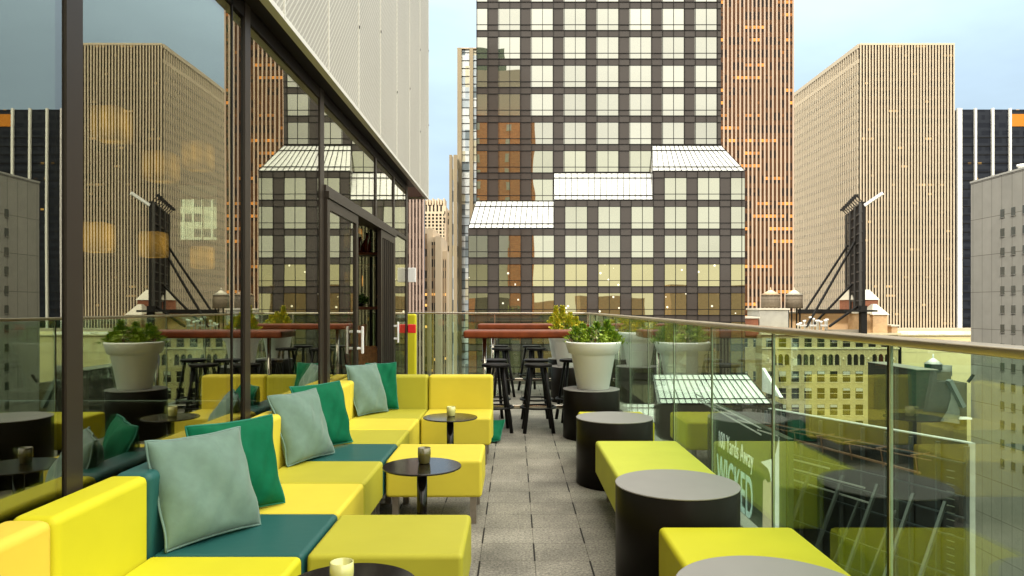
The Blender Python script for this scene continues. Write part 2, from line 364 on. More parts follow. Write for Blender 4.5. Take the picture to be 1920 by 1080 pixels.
# ---------------- glass wall
gw = thing('glass_wall', 'tall bronze framed glass wall of the lounge behind the yellow sofa', 'glass wall', (-1.62, 4, 0))
XF = -1.60   # outer face
def pane(y0, y1, z0, z1, x=XF - .003):
    return MB().box(x - .012, x, y0, y1, z0, z1).build('window_pane', wall_glass, gw)
def mull(y0, y1, z0=0.0, z1=3.19, dx=.004, deep=.03, m=None, nm='mullion'):
    return MB().box(XF - deep, XF + dx, y0, y1, z0, z1).build(nm, m or frame_m, gw)
for y0, y1 in ((-3.9, -2.2), (-2.1, -.5), (-.4, 1.0), (1.1, 2.53), (2.625, 4.015), (4.29, 5.83)):
    pane(y0, y1, .04, 3.10)
for y0, y1 in ((-2.2, -2.1), (-.5, -.4), (1.0, 1.1), (2.53, 2.625), (5.83, 5.95), (10.46, 10.60)): mull(y0, y1, dx=.006)
MB().box(XF - .035, XF + .006, 4.205, 4.29, 0, 3.19).build('mullion', frame_m, gw)
MB().box(XF - .03, XF + .002, 4.018, 4.034, 0, 3.19).build('mullion', frame_d, gw)
MB().box(XF - .02, XF - .008, 4.034, 4.205, .04, 3.1).build('window_pane', glass('edge_glass', (.70, .80, .70), .24), gw)
MB().box(XF - .10, XF + .002, -4, 10.46, 3.10, 3.187).build('head_frame', frame_d, gw)
MB().box(XF - .10, XF + .002, -4, 5.83, 0.0, .045).build('sill', frame_m, gw)
# transom above the door and the panes over it
MB().box(XF - .12, XF + .02, 5.955, 10.455, 2.36, 2.41).build('transom', frame_m, gw)
MB().box(XF - .10, XF + .045, 5.955, 9.38, 2.30, 2.357).build('door_track', frame_m, gw)
for y0, y1 in ((5.95, 8.14), (8.22, 9.36), (9.44, 10.46)): pane(y0, y1, 2.412, 3.10)
for y0, y1 in ((8.14, 8.22),): mull(y0, y1, z0=2.412, z1=3.10, dx=.008)
mull(9.36, 9.44, z0=0, z1=2.358, dx=.008); mull(9.36, 9.44, z0=2.412, z1=3.10, dx=.008)
pane(9.44, 10.46, .04, 2.358)
# sliding door leaf (closed part) with handle, and the stacked open leaves
def door(y0, y1, x, nm='sliding_door', glassy=True):
    q = MB(); w_ = .085
    q.box(x - .045, x, y0, y0 + w_, .02, 2.296).box(x - .045, x, y1 - w_, y1, .02, 2.296).box(x - .045, x, y0 + w_, y1 - w_, 2.21, 2.296).box(x - .045, x, y0 + w_, y1 - w_, .02, .12)
    o = q.build(nm, frame_m, gw)
    if glassy: MB().box(x - .03, x - .018, y0 + w_, y1 - w_, .12, 2.21).build('door_pane', wall_glass, o)
    return o
def handle(y, x, par, white=True):
    q = MB().box(x + .045, x + .065, y - .02, y + .02, .92, 1.19).box(x, x + .045, y - .012, y + .012, .96, .985).box(x, x + .045, y - .012, y + .012, 1.125, 1.15)
    return q.build('handle', white_p if white else steel, par, bevel=.004, seg=2)
dl = door(5.96, 7.14, XF + .03); handle(7.08, XF + .03, dl)
for k in range(2):
    dd = door(8.36 + .44*k, 9.35, XF + .03 - .062 * k)
    if k == 0: handle(9.24, XF + .03, dd)
MB().box(XF - .10, XF - .085, 9.0, 9.17, .02, 2.3).build('folded_screen', frame_d, gw)
MB().box(XF - .012, XF + .020, 8.45, 9.26, .12, 2.21).build('door_blind', frame_d, gw)
for k in range(6): MB().box(XF + .020, XF + .030, 8.50 + .14*k, 8.525 + .14*k, .12, 2.21).build('blind_rib', frame_m, gw)

# ---------------- lounge inside
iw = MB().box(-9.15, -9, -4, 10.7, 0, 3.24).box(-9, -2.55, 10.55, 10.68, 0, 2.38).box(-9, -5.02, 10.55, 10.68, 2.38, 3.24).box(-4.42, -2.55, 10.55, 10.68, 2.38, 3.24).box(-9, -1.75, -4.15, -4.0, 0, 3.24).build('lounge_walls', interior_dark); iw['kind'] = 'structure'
# fixed end window of the lounge
ew = thing('end_window', 'narrow dark framed window at the far end of the lounge beside the shelves', 'window', (-2.1, 10.6, 0))
MB().box(-2.55, -1.72, 10.60, 10.612, .05, 3.2).build('pane', wall_glass, ew)
MB().box(-2.60, -2.55, 10.56, 10.66, .0, 3.2).box(-2.16, -2.12, 10.57, 10.65, .05, 3.2).build('frame', frame_d, ew)
sh = thing('shelf_unit', 'dark shelf unit with red brown boards just inside the open door', 'shelf', (-2.0, 9.3, 0))
MB().box(-1.86, -1.63, 9.50, 9.53, .0, 2.55).build('back_panel', interior_dark, sh)
MB().box(-2.62, -2.58, 9.2, 9.53, .0, 2.6).build('side_panel', interior_dark, sh)
SHZ = (0.62, 1.385, 2.09, 2.50)
for z in SHZ: MB().box(-2.575, -1.70, 9.18, 9.495, z - .035, z).build('shelf', wood_i, sh)
for i, (x, r, h) in enumerate(((-2.03, .050, .19), (-1.93, .058, .24), (-1.79, .040, .18))):
    b = thing('bottle', ['small amber bottle on the top shelf inside the door', 'widest amber jug on the top shelf inside the door', 'slim dark bottle at the outer end of the top shelf'][i], 'bottle', (x, 9.32, 2.092), 'bottles on the shelf inside')
    MB().lathe([(r*.9, 0), (r, .01), (r, h*.62), (r*.35, h*.82), (r*.32, h)], (x, 9.32, 2.092), 20).build('body', amber_glass if i < 2 else black_m, b)
    MB().lathe([(r*.4, h), (r*.4, h + .02)], (x, 9.32, 2.092), 12).build('cap', black_m, b)
bx = thing('slatted_box', 'striped wooden slat box on the lowest shelf inside the door', 'box', (-1.95, 9.3, .62))
q = MB()
for k in range(9): q.box(-2.10 + k*.04, -2.066 + k*.04, 9.22, 9.235, .622, .88 - .01*(k % 2))
q.box(-2.10, -1.745, 9.236, 9.45, .622, .84); q.build('slats', M('striped_wood', (.85, .34, .12), .5, var=.6, vs=30), bx)
bg_ = thing('paper_bag', 'brown folded paper stack standing behind the slatted wooden box', 'paper bag', (-2.0, 9.4, .84))
MB().hexa([(-2.13,9.3,.88),(-1.98,9.3,.88),(-1.98,9.42,.88),(-2.13,9.42,.88),(-2.1,9.33,1.12),(-1.95,9.3,1.16),(-1.95,9.4,1.16),(-2.1,9.43,1.12)]).build('body', M('kraft', (.75, .38, .16), .7, var=.4, vs=25), bg_)
rb = thing('red_bottle', 'tall red and orange pointed bottle standing beside the slatted box', 'bottle', (-2.16, 9.26, .62))
MB().lathe([(.06, 0), (.065, .05), (.06, .5), (.03, .68), (.012, .80)], (-2.145, 9.26, .622), 18).build('body', M('red_gradient_glass', (.75, .05, .03), .2, var=.3, vs=5), rb)
MB().lathe([(.013, .80), (.013, .83)], (-2.145, 9.26, .622), 10).build('cap', red_p, rb)
cg = thing('glass_candlestick', 'small clear glass candlestick on the middle shelf inside the door', 'candlestick', (-1.8, 9.3, 1.387))
MB().lathe([(.03, 0), (.03, .01), (.008, .03), (.008, .10), (.022, .12), (.022, .17)], (-1.79, 9.3, 1.387), 16).build('body', steel, cg)

def leaf_cloud(center, rad, n, size, seed, upward=.3, shape='ball'):
    rnd = random.Random(seed); pts = []
    bmx = bmesh.new()
    for i in range(n):
        while True:
            p = Vector((rnd.uniform(-1, 1), rnd.uniform(-1, 1), rnd.uniform(-.15, 1)))
            if p.length <= 1: break
        # clumps
        p = p * (.55 + .45 * abs(math.sin(p.x*7 + seed) * math.cos(p.y*6 - seed*.7)))
        c = Vector((center[0] + p.x*rad[0], center[1] + p.y*rad[1], center[2] + p.z*rad[2]))
        a = Vector((rnd.gauss(0, 1), rnd.gauss(0, 1), rnd.gauss(upward, .8))).normalized()
        b = a.cross(Vector((rnd.gauss(0,1), rnd.gauss(0,1), rnd.gauss(0,1)))).normalized()
        s = size * rnd.uniform(.6, 1.4)
        v = [bmx.verts.new(c + x) for x in (-a*s*.5, b*s*.28 , a*s*.7, -b*s*.28)]
        f = bmx.faces.new(v)
        pts.append((f, p))
    return bmx, pts
def foliage(name, bmx, mats, parent):
    me = bpy.data.meshes.new(name); bmx.to_mesh(me); bmx.free()
    for m in mats: me.materials.append(m)
    o = bpy.data.objects.new(name, me); COL.objects.link(o); o.parent = parent
    if parent is not None:
        off = worldloc(parent)
        for v in me.vertices: v.co -= off
    return o
pp = thing('shelf_plant', 'small dark green bushy plant on the middle shelf inside the door', 'plant', (-2.02, 9.32, 1.387))
MB().lathe([(.05, 0), (.07, .07)], (-2.03, 9.32, 1.387), 16).build('pot', black_m, pp)
bmx, pts = leaf_cloud((-2.03, 9.32, 1.44), (.15, .12, .15), 500, .035, 3)
foliage('foliage', bmx, [leaf_g], pp)

# hanging lanterns in the lounge
lan_m = bpy.data.materials.new('lantern_shade'); t = nodes(lan_m)
o_ = t.nodes.new('ShaderNodeOutputMaterial'); e_ = t.nodes.new('ShaderNodeEmission'); c_ = t.nodes.new('ShaderNodeTexCoord'); n_ = t.nodes.new('ShaderNodeTexNoise'); n_.inputs['Scale'].default_value = 5
mp_ = t.nodes.new('ShaderNodeMapping'); mp_.inputs['Scale'].default_value = (3, 3, .5); link(t, c_.outputs['Object'], mp_.inputs[0]); link(t, mp_.outputs[0], n_.inputs['Vector']); cr_ = t.nodes.new('ShaderNodeValToRGB'); link(t, n_.outputs['Fac'], cr_.inputs[0])
cr_.color_ramp.elements[0].position = .35; cr_.color_ramp.elements[0].color = (.45, .20, .05, 1); cr_.color_ramp.elements[1].position = .65; cr_.color_ramp.elements[1].color = (1, .42, .10, 1)
link(t, cr_.outputs[0], e_.inputs[0]); ln_ = t.nodes.new('ShaderNodeVectorMath'); ln_.operation = 'LENGTH'; link(t, c_.outputs['Object'], ln_.inputs[0])
mr_ = t.nodes.new('ShaderNodeMapRange'); link(t, ln_.outputs['Value'], mr_.inputs['Value']); mr_.inputs['From Min'].default_value = .08; mr_.inputs['From Max'].default_value = .20; mr_.inputs['To Min'].default_value = 1.6; mr_.inputs['To Max'].default_value = .22
link(t, mr_.outputs[0], e_.inputs[1]); link(t, e_.outputs[0], o_.inputs[0])
LAN = [(-3.4, 7.64, 3.0, .13, .30, 'big square lantern hanging highest in the lounge, farthest from the door'),
       (-3.4, 6.0, 2.92, .12, .28, 'upper lantern nearest the camera inside the lounge'),
       (-3.4, 6.84, 2.73, .13, .28, 'middle lantern hanging between the two upper ones in the lounge'),
       (-3.4, 5.80, 1.95, .10, .24, 'low lantern nearest the camera inside the lounge'),
       (-3.4, 6.70, 1.97, .10, .24, 'low lantern in the middle of the lounge'),
       (-3.4, 7.75, 1.92, .10, .24, 'low lantern farthest from the camera inside the lounge')]
for x, y, z, r, h, lab in LAN:
    b = thing('hanging_lantern', lab, 'lantern', (x, y, z), 'lanterns hanging in the lounge')
    MB().box(x - r, x + r, y - r, y + r, z - h/2, z + h/2).build('lamp_shade', lan_m, b, bevel=.02, seg=2)
    MB().tube([(x, y, z + h/2), (x, y, 3.26)], .006, 6).build('cord', frame_d, b)

# person standing inside (dim behind the glass)
def skin_body(name, verts, edges, radii, mat, parent, sub=2):
    me = bpy.data.meshes.new(name); off = worldloc(parent) if parent else Vector((0,0,0))
    me.from_pydata([tuple(Vector(v) - off) for v in verts], edges, []); o = bpy.data.objects.new(name, me); COL.objects.link(o); o.parent = parent
    sk = o.modifiers.new('skin', 'SKIN'); me.skin_vertices.new() if not me.skin_vertices else None
    for i, r in enumerate(radii): me.skin_vertices[0].data[i].radius = r if isinstance(r, tuple) else (r, r)
    me.skin_vertices[0].data[0].use_root = True
    sb = o.modifiers.new('sub', 'SUBSURF'); sb.levels = sub; sb.render_levels = sub; me.materials.append(mat)
    for p in me.polygons: p.use_smooth = True
    sk.use_smooth_shade = True
    return o
PX, PY = -2.95, 8.55
ps = thing('person', 'dark haired person in dark clothes standing inside behind the glass wall', 'person', (PX, PY, 0))
def pv(l): return [(PX + a, PY + b, c) for a, b, c in l]
V = pv([(0,0,.96),(0,0,1.10),(0,.01,1.28),(0,.01,1.42),(0,0,1.50),(0,-.01,1.58),
        (-.10,0,.90),(-.11,0,.50),(-.11,.03,.09),(-.11,-.10,.04),(.10,0,.90),(.11,-.02,.50),(.11,.01,.09),(.11,-.12,.04),
        (-.17,.01,1.40),(-.22,.02,1.14),(-.20,-.08,.90),(-.20,-.12,.83),(.17,.01,1.40),(.22,.02,1.14),(.18,-.12,.92),(.17,-.17,.85)])
E = [(0,1),(1,2),(2,3),(3,4),(4,5),(0,6),(6,7),(7,8),(8,9),(0,10),(10,11),(11,12),(12,13),(3,14),(14,15),(15,16),(16,17),(3,18),(18,19),(19,20),(20,21)]
RR = [(.15,.11),(.13,.10),(.15,.11),(.12,.09),(.055,.055),(.05,.05),(.085,.09),(.06,.06),(.045,.045),(.04,.03),(.085,.09),(.06,.06),(.045,.045),(.04,.03),(.06,.06),(.045,.045),(.033,.033),(.03,.04),(.06,.06),(.045,.045),(.033,.033),(.03,.04)]
skin_body('body', V, E, RR, cloth_d, ps)
hd = MB(); bmesh.ops.create_uvsphere(hd.bm, u_segments=20, v_segments=14, radius=1)
for v in hd.bm.verts:
    x, y, z = v.co; wz = 1 - .22 * max(0, -z); v.co = Vector((PX + x*.078*wz, PY - .02 + y*.098*wz, 1.655 + z*.115))
hd.box(PX - .012, PX + .012, PY - .135, PY - .11, 1.635, 1.67)
hd.build('head', skin_m, ps, smooth=True)
hr = MB(); bmesh.ops.create_uvsphere(hr.bm, u_segments=20, v_segments=14, radius=1)
for v in hr.bm.verts:
    x, y, z = v.co; v.co = Vector((PX + x*.090, PY + .015 + y*.095, 1.685 + z*.105))
hr.build('hair', hair_m, ps, smooth=True)
for s in (-1, 1):
    q = MB()
    bx_, by_, bz_ = (PX + s*.19, PY - .14 if s < 0 else PY - .19, .80)
    for k in range(4): q.tube([(bx_ - .027 + .018*k, by_, bz_), (bx_ - .027 + .018*k, by_ - .012, bz_ - .05), (bx_ - .025 + .017*k, by_ - .002, bz_ - .082 + .006*abs(k-1.5))], .0085, 6, .006)
    q.tube([(bx_ - s*.03, by_, bz_ + .02), (bx_ - s*.05, by_ - .02, bz_ - .02), (bx_ - s*.045, by_ - .03, bz_ - .045)], .010, 6, .007)
    q.box(bx_ - .036, bx_ + .036, by_ - .014, by_ + .014, bz_ - .005, bz_ + .06)
    q.build('hand', skin_m, ps, smooth=True)

# small call boxes on the end mullion
def wallbox(name, lab, cat, z0, z1, m):
    b = thing(name, lab, cat, (-1.53, 10.62, (z0+z1)/2))
    MB().box(-1.588, -1.47, 10.55, 10.60, z0, z1).build('cover', m, b, bevel=.008, seg=2)
    MB().box(-1.60, -1.588, 10.56, 10.59, z0 + .03, z1 - .03).build('bracket', frame_d, b)
wallbox('light_box', 'small white box fixed high on the end post of the glass wall', 'wall box', 1.75, 1.965, white_p)
wallbox('alarm_box', 'small red box fixed on the end post of the glass wall', 'alarm box', .995, 1.125, red_p)

# ================================================================== balustrades
XG = 1.31
br = thing('side_balustrade', 'frameless glass balustrade with bronze top rail along the benches', 'balustrade', (XG, 4, 0))
JY = [2.507 - 1.125*4 + 1.125 * k for k in range(0, 14)]; JY = [y for y in JY if y < 12.4] + [12.70]
for a, b in zip(JY, JY[1:]):
    MB().box(XG, XG + .017, a + .004, b - .026, .105, 1.25).build('glass_panel', rail_glass, br)
    MB().box(XG + .003, XG + .012, a - .014, a + .001, .105, 1.25).build('joint_strip', frame_d, br)
    MB().box(XG + .003, XG + .012, a - .024, a - .0145, .105, 1.25).build('joint_strip', clad_edge, br)
MB().box(1.25, 1.345, -3.9, 12.745, 1.256, 1.284).build('top_rail', rail_m, br, bevel=.006, seg=2)
bb = thing('end_balustrade', 'glass balustrade with thin rail across the far end of the terrace', 'balustrade', (0, 12.66, 0))
xs = [-2.6, -1.45, -.35, .75, 1.30]
for a, b in zip(xs, xs[1:]):
    MB().box(a + .008, b - .008, 12.655, 12.672, .105, 1.25).build('glass_panel', rail_glass, bb)
    MB().box(b - .012, b + .004, 12.652, 12.675, .105, 1.25).build('joint_strip', steel, bb)
MB().box(-2.6, 1.248, 12.62, 12.70, 1.256, 1.284).build('top_rail', steel, bb, bevel=.006, seg=2)
d = MB().box(-2.7, -1.602, 12.002, 12.82, -.3, -.002).build('terrace_return', pavers); d['kind'] = 'structure'
d = MB().box(-2.7, -1.602, 12.735, 12.82, 0, .10).build('terrace_kerb', bpy.data.materials['kerb_stone']); d['kind'] = 'structure'

# ================================================================== sofa
GS = 'modules of the long patchwork sofa'
def seat_mod(lab, x0, x1, y0, y1, sm, back=None, bm_=None, legs=True, grp=GS, name='sofa_module', cat='sofa module'):
    r = thing(name, lab, cat, ((x0+x1)/2, (y0+y1)/2, 0), grp)
    e = .003
    MB().box(x0 + e, x1 - e, y0 + e, y1 - e, .175, .414).build('seat', sm, r, bevel=.022, seg=4)
    if back:
        bx0, bx1, by0, by1 = back
        MB().box(bx0 + e, bx1 - e, by0 + e, by1 - e, .12, .73).build('backrest', bm_, r, bevel=.03, seg=5)
    if legs:
        for sx in (x0 + .06, x1 - .06):
            for sy in (y0 + .06, y1 - .06): MB().box(sx - .02, sx + .02, sy - .02, sy + .02, 0, .178).build('leg', steel_leg, r)
    return r
Y = [1.07, 1.64, 2.21, 2.785, 3.355, 3.93, 4.497, 5.063, 5.63, 6.20]
rows = [(lemon, 'bright yellow sofa module nearest the camera, cut by the photo edge', lemon),
        (amber, 'orange yellow sofa module with rounded backrest beside the first candle table', yellow),
        (lemon, 'bright yellow sofa module just before the nearest teal one', lemon),
        (teal, 'teal sofa module under the nearest pair of pillows', teal),
        (yellow, 'warm yellow sofa module just beyond the nearest teal one', yellow),
        (yellow, 'sofa module with olive seat and yellow back, before the second teal one', olive),
        (teal, 'second teal sofa module, under the middle pair of pillows', teal),
        (yellow, 'olive seated sofa module just beyond the second teal one', olive),
        (yellow, 'warm yellow sofa module beside the far corner pillows', yellow)]
for k, (bk, lab, st) in enumerate(rows):
    seat_mod(lab, -1.43, -.827, Y[k], Y[k+1], st, (-1.585, -1.425, Y[k], Y[k+1]), bk)
cm = seat_mod('olive corner module at the far end of the sofa behind the sage pillow', -1.43, -.827, 6.20, 6.78, olive, (-1.43, -.827, 6.78, 6.94), olive)
MB().box(-1.582, -1.428, 6.203, 6.937, .12, .73).build('backrest', yellow, cm, bevel=.03, seg=5)
seat_mod('yellow end module of the sofa facing the camera beside the bar stools', -.827, -.205, 6.20, 6.78, yellow, (-.827, -.205, 6.78, 6.94), yellow)
GC = 'square ottomans pushed against the sofa'
seat_mod('olive square ottoman nearest the camera against the teal seat', -.822, -.20, 2.785, 3.345, olive, grp=GC, name='ottoman', cat='ottoman')
seat_mod('warm yellow square ottoman behind the smoked candle table', -.822, -.205, 4.50, 5.06, yellow, grp=GC, name='ottoman', cat='ottoman')
# tall lime padded panel by the far rail
lp = thing('padded_panel', 'tall narrow lime padded panel standing by the far end of the glass wall', 'padded panel', (-1.66, 11.0, 0))
MB().box(-1.80, -1.575, 11.35, 11.46, .12, 1.27).build('cushion', lemon, lp, bevel=.035, seg=4)
MB().box(-1.76, -1.72, 11.38, 11.43, 0, .12).box(-1.66, -1.62, 11.38, 11.43, 0, .12).build('leg', steel_leg, lp)

GB = 'low benches along the glass balustrade'
def bench(lab, x0, x1, y0, y1, m):
    r = thing('bench', lab, 'bench', ((x0+x1)/2, (y0+y1)/2, 0), GB)
    MB().box(x0, x1, y0, y1, .175, .414).build('seat', m, r, bevel=.022, seg=4)
    for sx in (x0 + .09, x1 - .09):
        for sy in (y0 + .10, y1 - .10): MB().box(sx - .02, sx + .02, sy - .02, sy + .02, 0, .178).build('leg', steel_leg, r)
bench('pale lime bench between the two middle black drum tables', .585, 1.18, 3.86, 5.17, lime)
bench('bright yellow bench nearest the camera beside the glass balustrade', .635, 1.23, 1.95, 3.15, lemon)
bench('short yellow bench hidden behind the third black drum table', .585, 1.18, 5.98, 6.60, lemon)

# ---------------- drum tables
def drum(x, y, lab, r=.30, h=.516):
    o = thing('drum_table', lab, 'drum table', (x, y, 0), 'black cylinder drum tables')
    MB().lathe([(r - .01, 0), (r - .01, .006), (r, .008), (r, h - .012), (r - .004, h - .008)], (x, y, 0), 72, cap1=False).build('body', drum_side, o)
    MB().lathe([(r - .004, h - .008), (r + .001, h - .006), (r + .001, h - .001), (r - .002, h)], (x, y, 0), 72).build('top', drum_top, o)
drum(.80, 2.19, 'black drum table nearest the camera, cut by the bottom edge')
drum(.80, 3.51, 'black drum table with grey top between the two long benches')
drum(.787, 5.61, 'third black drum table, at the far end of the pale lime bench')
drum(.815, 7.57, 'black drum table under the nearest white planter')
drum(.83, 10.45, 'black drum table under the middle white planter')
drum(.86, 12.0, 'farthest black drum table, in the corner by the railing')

# ---------------- side tables and candles
def side_table(x, y, lab):
    o = thing('side_table', lab, 'side table', (x, y, 0), 'round black pedestal side tables')
    MB().lathe([(.210, .512), (.213, .514), (.213, .520), (.211, .522)], (x, y, 0), 64).build('tabletop', black_m, o)
    MB().lathe([(.028, .012), (.028, .512)], (x, y, 0), 24).build('pole', black_m, o)
    MB().lathe([(.15, 0), (.15, .008), (.145, .012)], (x, y, 0), 40).build('base', black_m, o)
side_table(-.51, 2.19, 'round black side table nearest the camera, cut by the bottom edge')
side_table(-.504, 3.87, 'round black side table between the olive and yellow ottomans')
side_table(-.506, 5.58, 'round black side table in front of the end sofa module')
def candle(x, y, lab, r, h, m):
    z = .523
    o = thing('candle_glass', lab, 'candle holder', (x, y, z), 'votive candle glasses')
    MB().lathe([(r*.80, 0), (r*.88, .004), (r, h*.55), (r*.97, h), (r*.86, h), (r*.84, h*.55)], (x, y, z), 32).build('cup', m, o)
    MB().lathe([(r*.83, h*.56), (r*.84, h*.72)], (x, y, z), 28).build('wax', wax, o)
candle(-.535, 2.20, 'pale yellow candle glass on the nearest side table', .037, .075, frost)
candle(-.500, 3.93, 'smoked olive candle glass on the middle side table', .036, .085, frost_d)
candle(-.503, 5.62, 'pale green candle glass on the farthest side table', .035, .075, frost)

# ---------------- pillows
def pillow(lab, m, pm, bl, brt, lean, height, thick=.095, seed=1, grp='velvet pillows in sage and emerald'):
    bl = Vector(bl); brt = Vector(brt); u = brt - bl; wd = u.length; u.normalize()
    v = Vector(lean); v = (v - u * v.dot(u)).normalized(); n = u.cross(v).normalized()
    N = 30; bmx = bmesh.new(); rnd = random.Random(seed); ph = rnd.uniform(0, 6)
    def pt(a, b, s):
        ax = a * wd/2 * (1 - .05*(1 - b*b)); by = b * height/2 * (1 - .05*(1 - a*a))
        t_ = ((1 - a*a) * (1 - b*b)); t_ = max(t_, 0) ** .42 * thick
        wr = .010 * math.sin(5*a + 3*b + ph) * t_/thick + .006 * math.sin(11*a - 7*b + ph*2) * t_/thick
        cr = .012 * math.sin(9*math.atan2(b, a) + ph) * max(0, (a*a + b*b) - .75)
        return Vector((ax, by, s*(t_ + wr) + cr))
    grid = {}
    for s in (1, -1):
        for i in range(N+1):
            for j in range(N+1):
                a = -1 + 2*i/N; b = -1 + 2*j/N
                a = math.sin(a*math.pi/2); b = math.sin(b*math.pi/2)
                if s == -1 and (i in (0, N) or j in (0, N)): grid[(s,i,j)] = grid[(1,i,j)]; continue
                grid[(s,i,j)] = bmx.verts.new(pt(a, b, s))
    for s in (1, -1):
        for i in range(N):
            for j in range(N):
                q = [grid[(s,i,j)], grid[(s,i+1,j)], grid[(s,i+1,j+1)], grid[(s,i,j+1)]]
                f = bmx.faces.new(q if s == 1 else q[::-1]); f.smooth = True
    me = bpy.data.meshes.new('pillow'); bmx.to_mesh(me); bmx.free(); me.materials.append(m)
    o = bpy.data.objects.new('pillow', me); COL.objects.link(o); tag(o, lab, 'pillow', grp)
    c = bl + u*wd/2 + v*height/2
    o.matrix_world = Matrix(((u.x, v.x, n.x, c.x), (u.y, v.y, n.y, c.y), (u.z, v.z, n.z, c.z), (0, 0, 0, 1)))
    # flange piping along the rim
    rim = []
    for k in range(4):
        for i in range(26):
            a = -1 + 2*i/26
            rim.append(((a, -1), (1, a), (-a, 1), (-1, -a))[k])
    rim.append(rim[0])
    pts = [pt(a, b, 1) * 1.0 for a, b in rim]
    pq = MB().tube([(p.x*1.012, p.y*1.012, p.z) for p in pts], .0055, 6)
    po = pq.build('piping', pm); po.parent = o
    return o
S = .425
pillow('large sage velvet pillow on the nearest teal seat', sage, piping_m, (-1.37, 2.80, S), (-1.125, 3.16, S), (-.14, .10, .42), .44, .085, 2)
pillow('emerald velvet pillow behind the nearest sage pillow', emer, piping_e, (-1.40, 3.16, S), (-1.14, 3.50, S), (-.10, .05, .42), .43, .07, 3)
pillow('middle sage velvet pillow leaning on the yellow backrest', sage, piping_m, (-1.365, 4.30, S), (-1.195, 4.68, S), (-.14, .08, .42), .44, .085, 4)
pillow('emerald velvet pillow behind the middle sage pillow', emer, piping_e, (-1.40, 4.68, S), (-1.16, 5.07, S), (-.10, .05, .42), .44, .07, 5)
pillow('farthest sage velvet pillow in the sofa corner', sage, piping_m, (-1.385, 6.26, S), (-1.165, 6.58, S), (-.13, .08, .42), .46, .07, 6)
pillow('emerald velvet pillow leaning in the far corner of the sofa', emer, piping_e, (-1.36, 6.60, S), (-1.10, 6.70, S), (-.04, .10, .42), .44, .06, 7)
pillow('emerald pillow fallen on the paving behind the sofa end', emer, piping_e, (-.52, 7.25, .02), (-.15, 7.20, .03), (-.16, .36, .12), .40, .06, 8)

# ================================================================== bar tables, stools, planters
def bar_table(y, lab):
    o = thing('bar_table', lab, 'bar table', (.3, y, 0), 'long red wood bar tables')
    MB().box(-.58, 1.17, y - .26, y + .26, 1.030, 1.115).build('tabletop', wood_t, o, bevel=.022, seg=3)
    for x in (-.35, .95):
        MB().lathe([(.024, .01), (.024, 1.03)], (x, y, 0), 20).build('leg', steel, o)
        MB().box(x - .09, x + .09, y - .2, y + .2, 0, .012).build('foot_plate', steel, o)
    MB().box(-.42, 1.05, y - .035, y + .035, .20, .25).build('foot_rail', steel, o, bevel=.01, seg=2)
bar_table(8.27, 'nearer red wood bar table with steel pole legs')
bar_table(11.35, 'farther red wood bar table close to the end railing')
st = thing('bar_stool', 'x', 'bar stool', (0, 0, 0), 'round black bar stools')
MB().lathe([(.135, .715), (.155, .722), (.157, .742), (.150, .750), (.11, .746)], (0,0,0), 40).build('seat', stool_m, st)
for a in (45, 135, 225, 315):
    c_, s_ = math.cos(R(a)), math.sin(R(a))
    MB().tube([(c_*.10, s_*.10, .72), (c_*.225, s_*.225, 0.0)], .018, 10, .021).build('leg', stool_m, st)
ring = MB(); pr = [(.172, .262), (.205, .262), (.205, .278), (.172, .278), (.172, .262)]
ring.lathe(pr, (0,0,0), 40, False, False); ring.build('foot_ring', stool_m, st)
stools = [(-.212, 7.93, 8, 'black bar stool nearest the camera, behind the yellow sofa end'),
          (.262, 7.93, 2, 'black bar stool in front of the nearer table, beside the planter drum'),
          (-.25, 8.62, 20, 'black bar stool behind the nearer table at its steel pole'),
          (.265, 8.62, 5, 'black bar stool behind the nearer table, at its middle'),
          (.70, 8.66, 10, 'black bar stool half hidden behind the nearest white planter'),
          (-.20, 11.0, 15, 'black bar stool in front of the farther table, next to its pole'),
          (.33, 11.0, 4, 'black bar stool in front of the farther table, next to the middle planter'),
          (-.26, 11.72, 9, 'black bar stool behind the farther table, next to its pole'),
          (.28, 11.72, 30, 'black bar stool behind the farther table, next to the corner drum')]
for i, (x, y, a, lab) in enumerate(stools):
    o = st if i == 0 else copy_tree(st)
    o.location = (x, y, 0); o.rotation_euler.z = R(a); o['label'] = lab

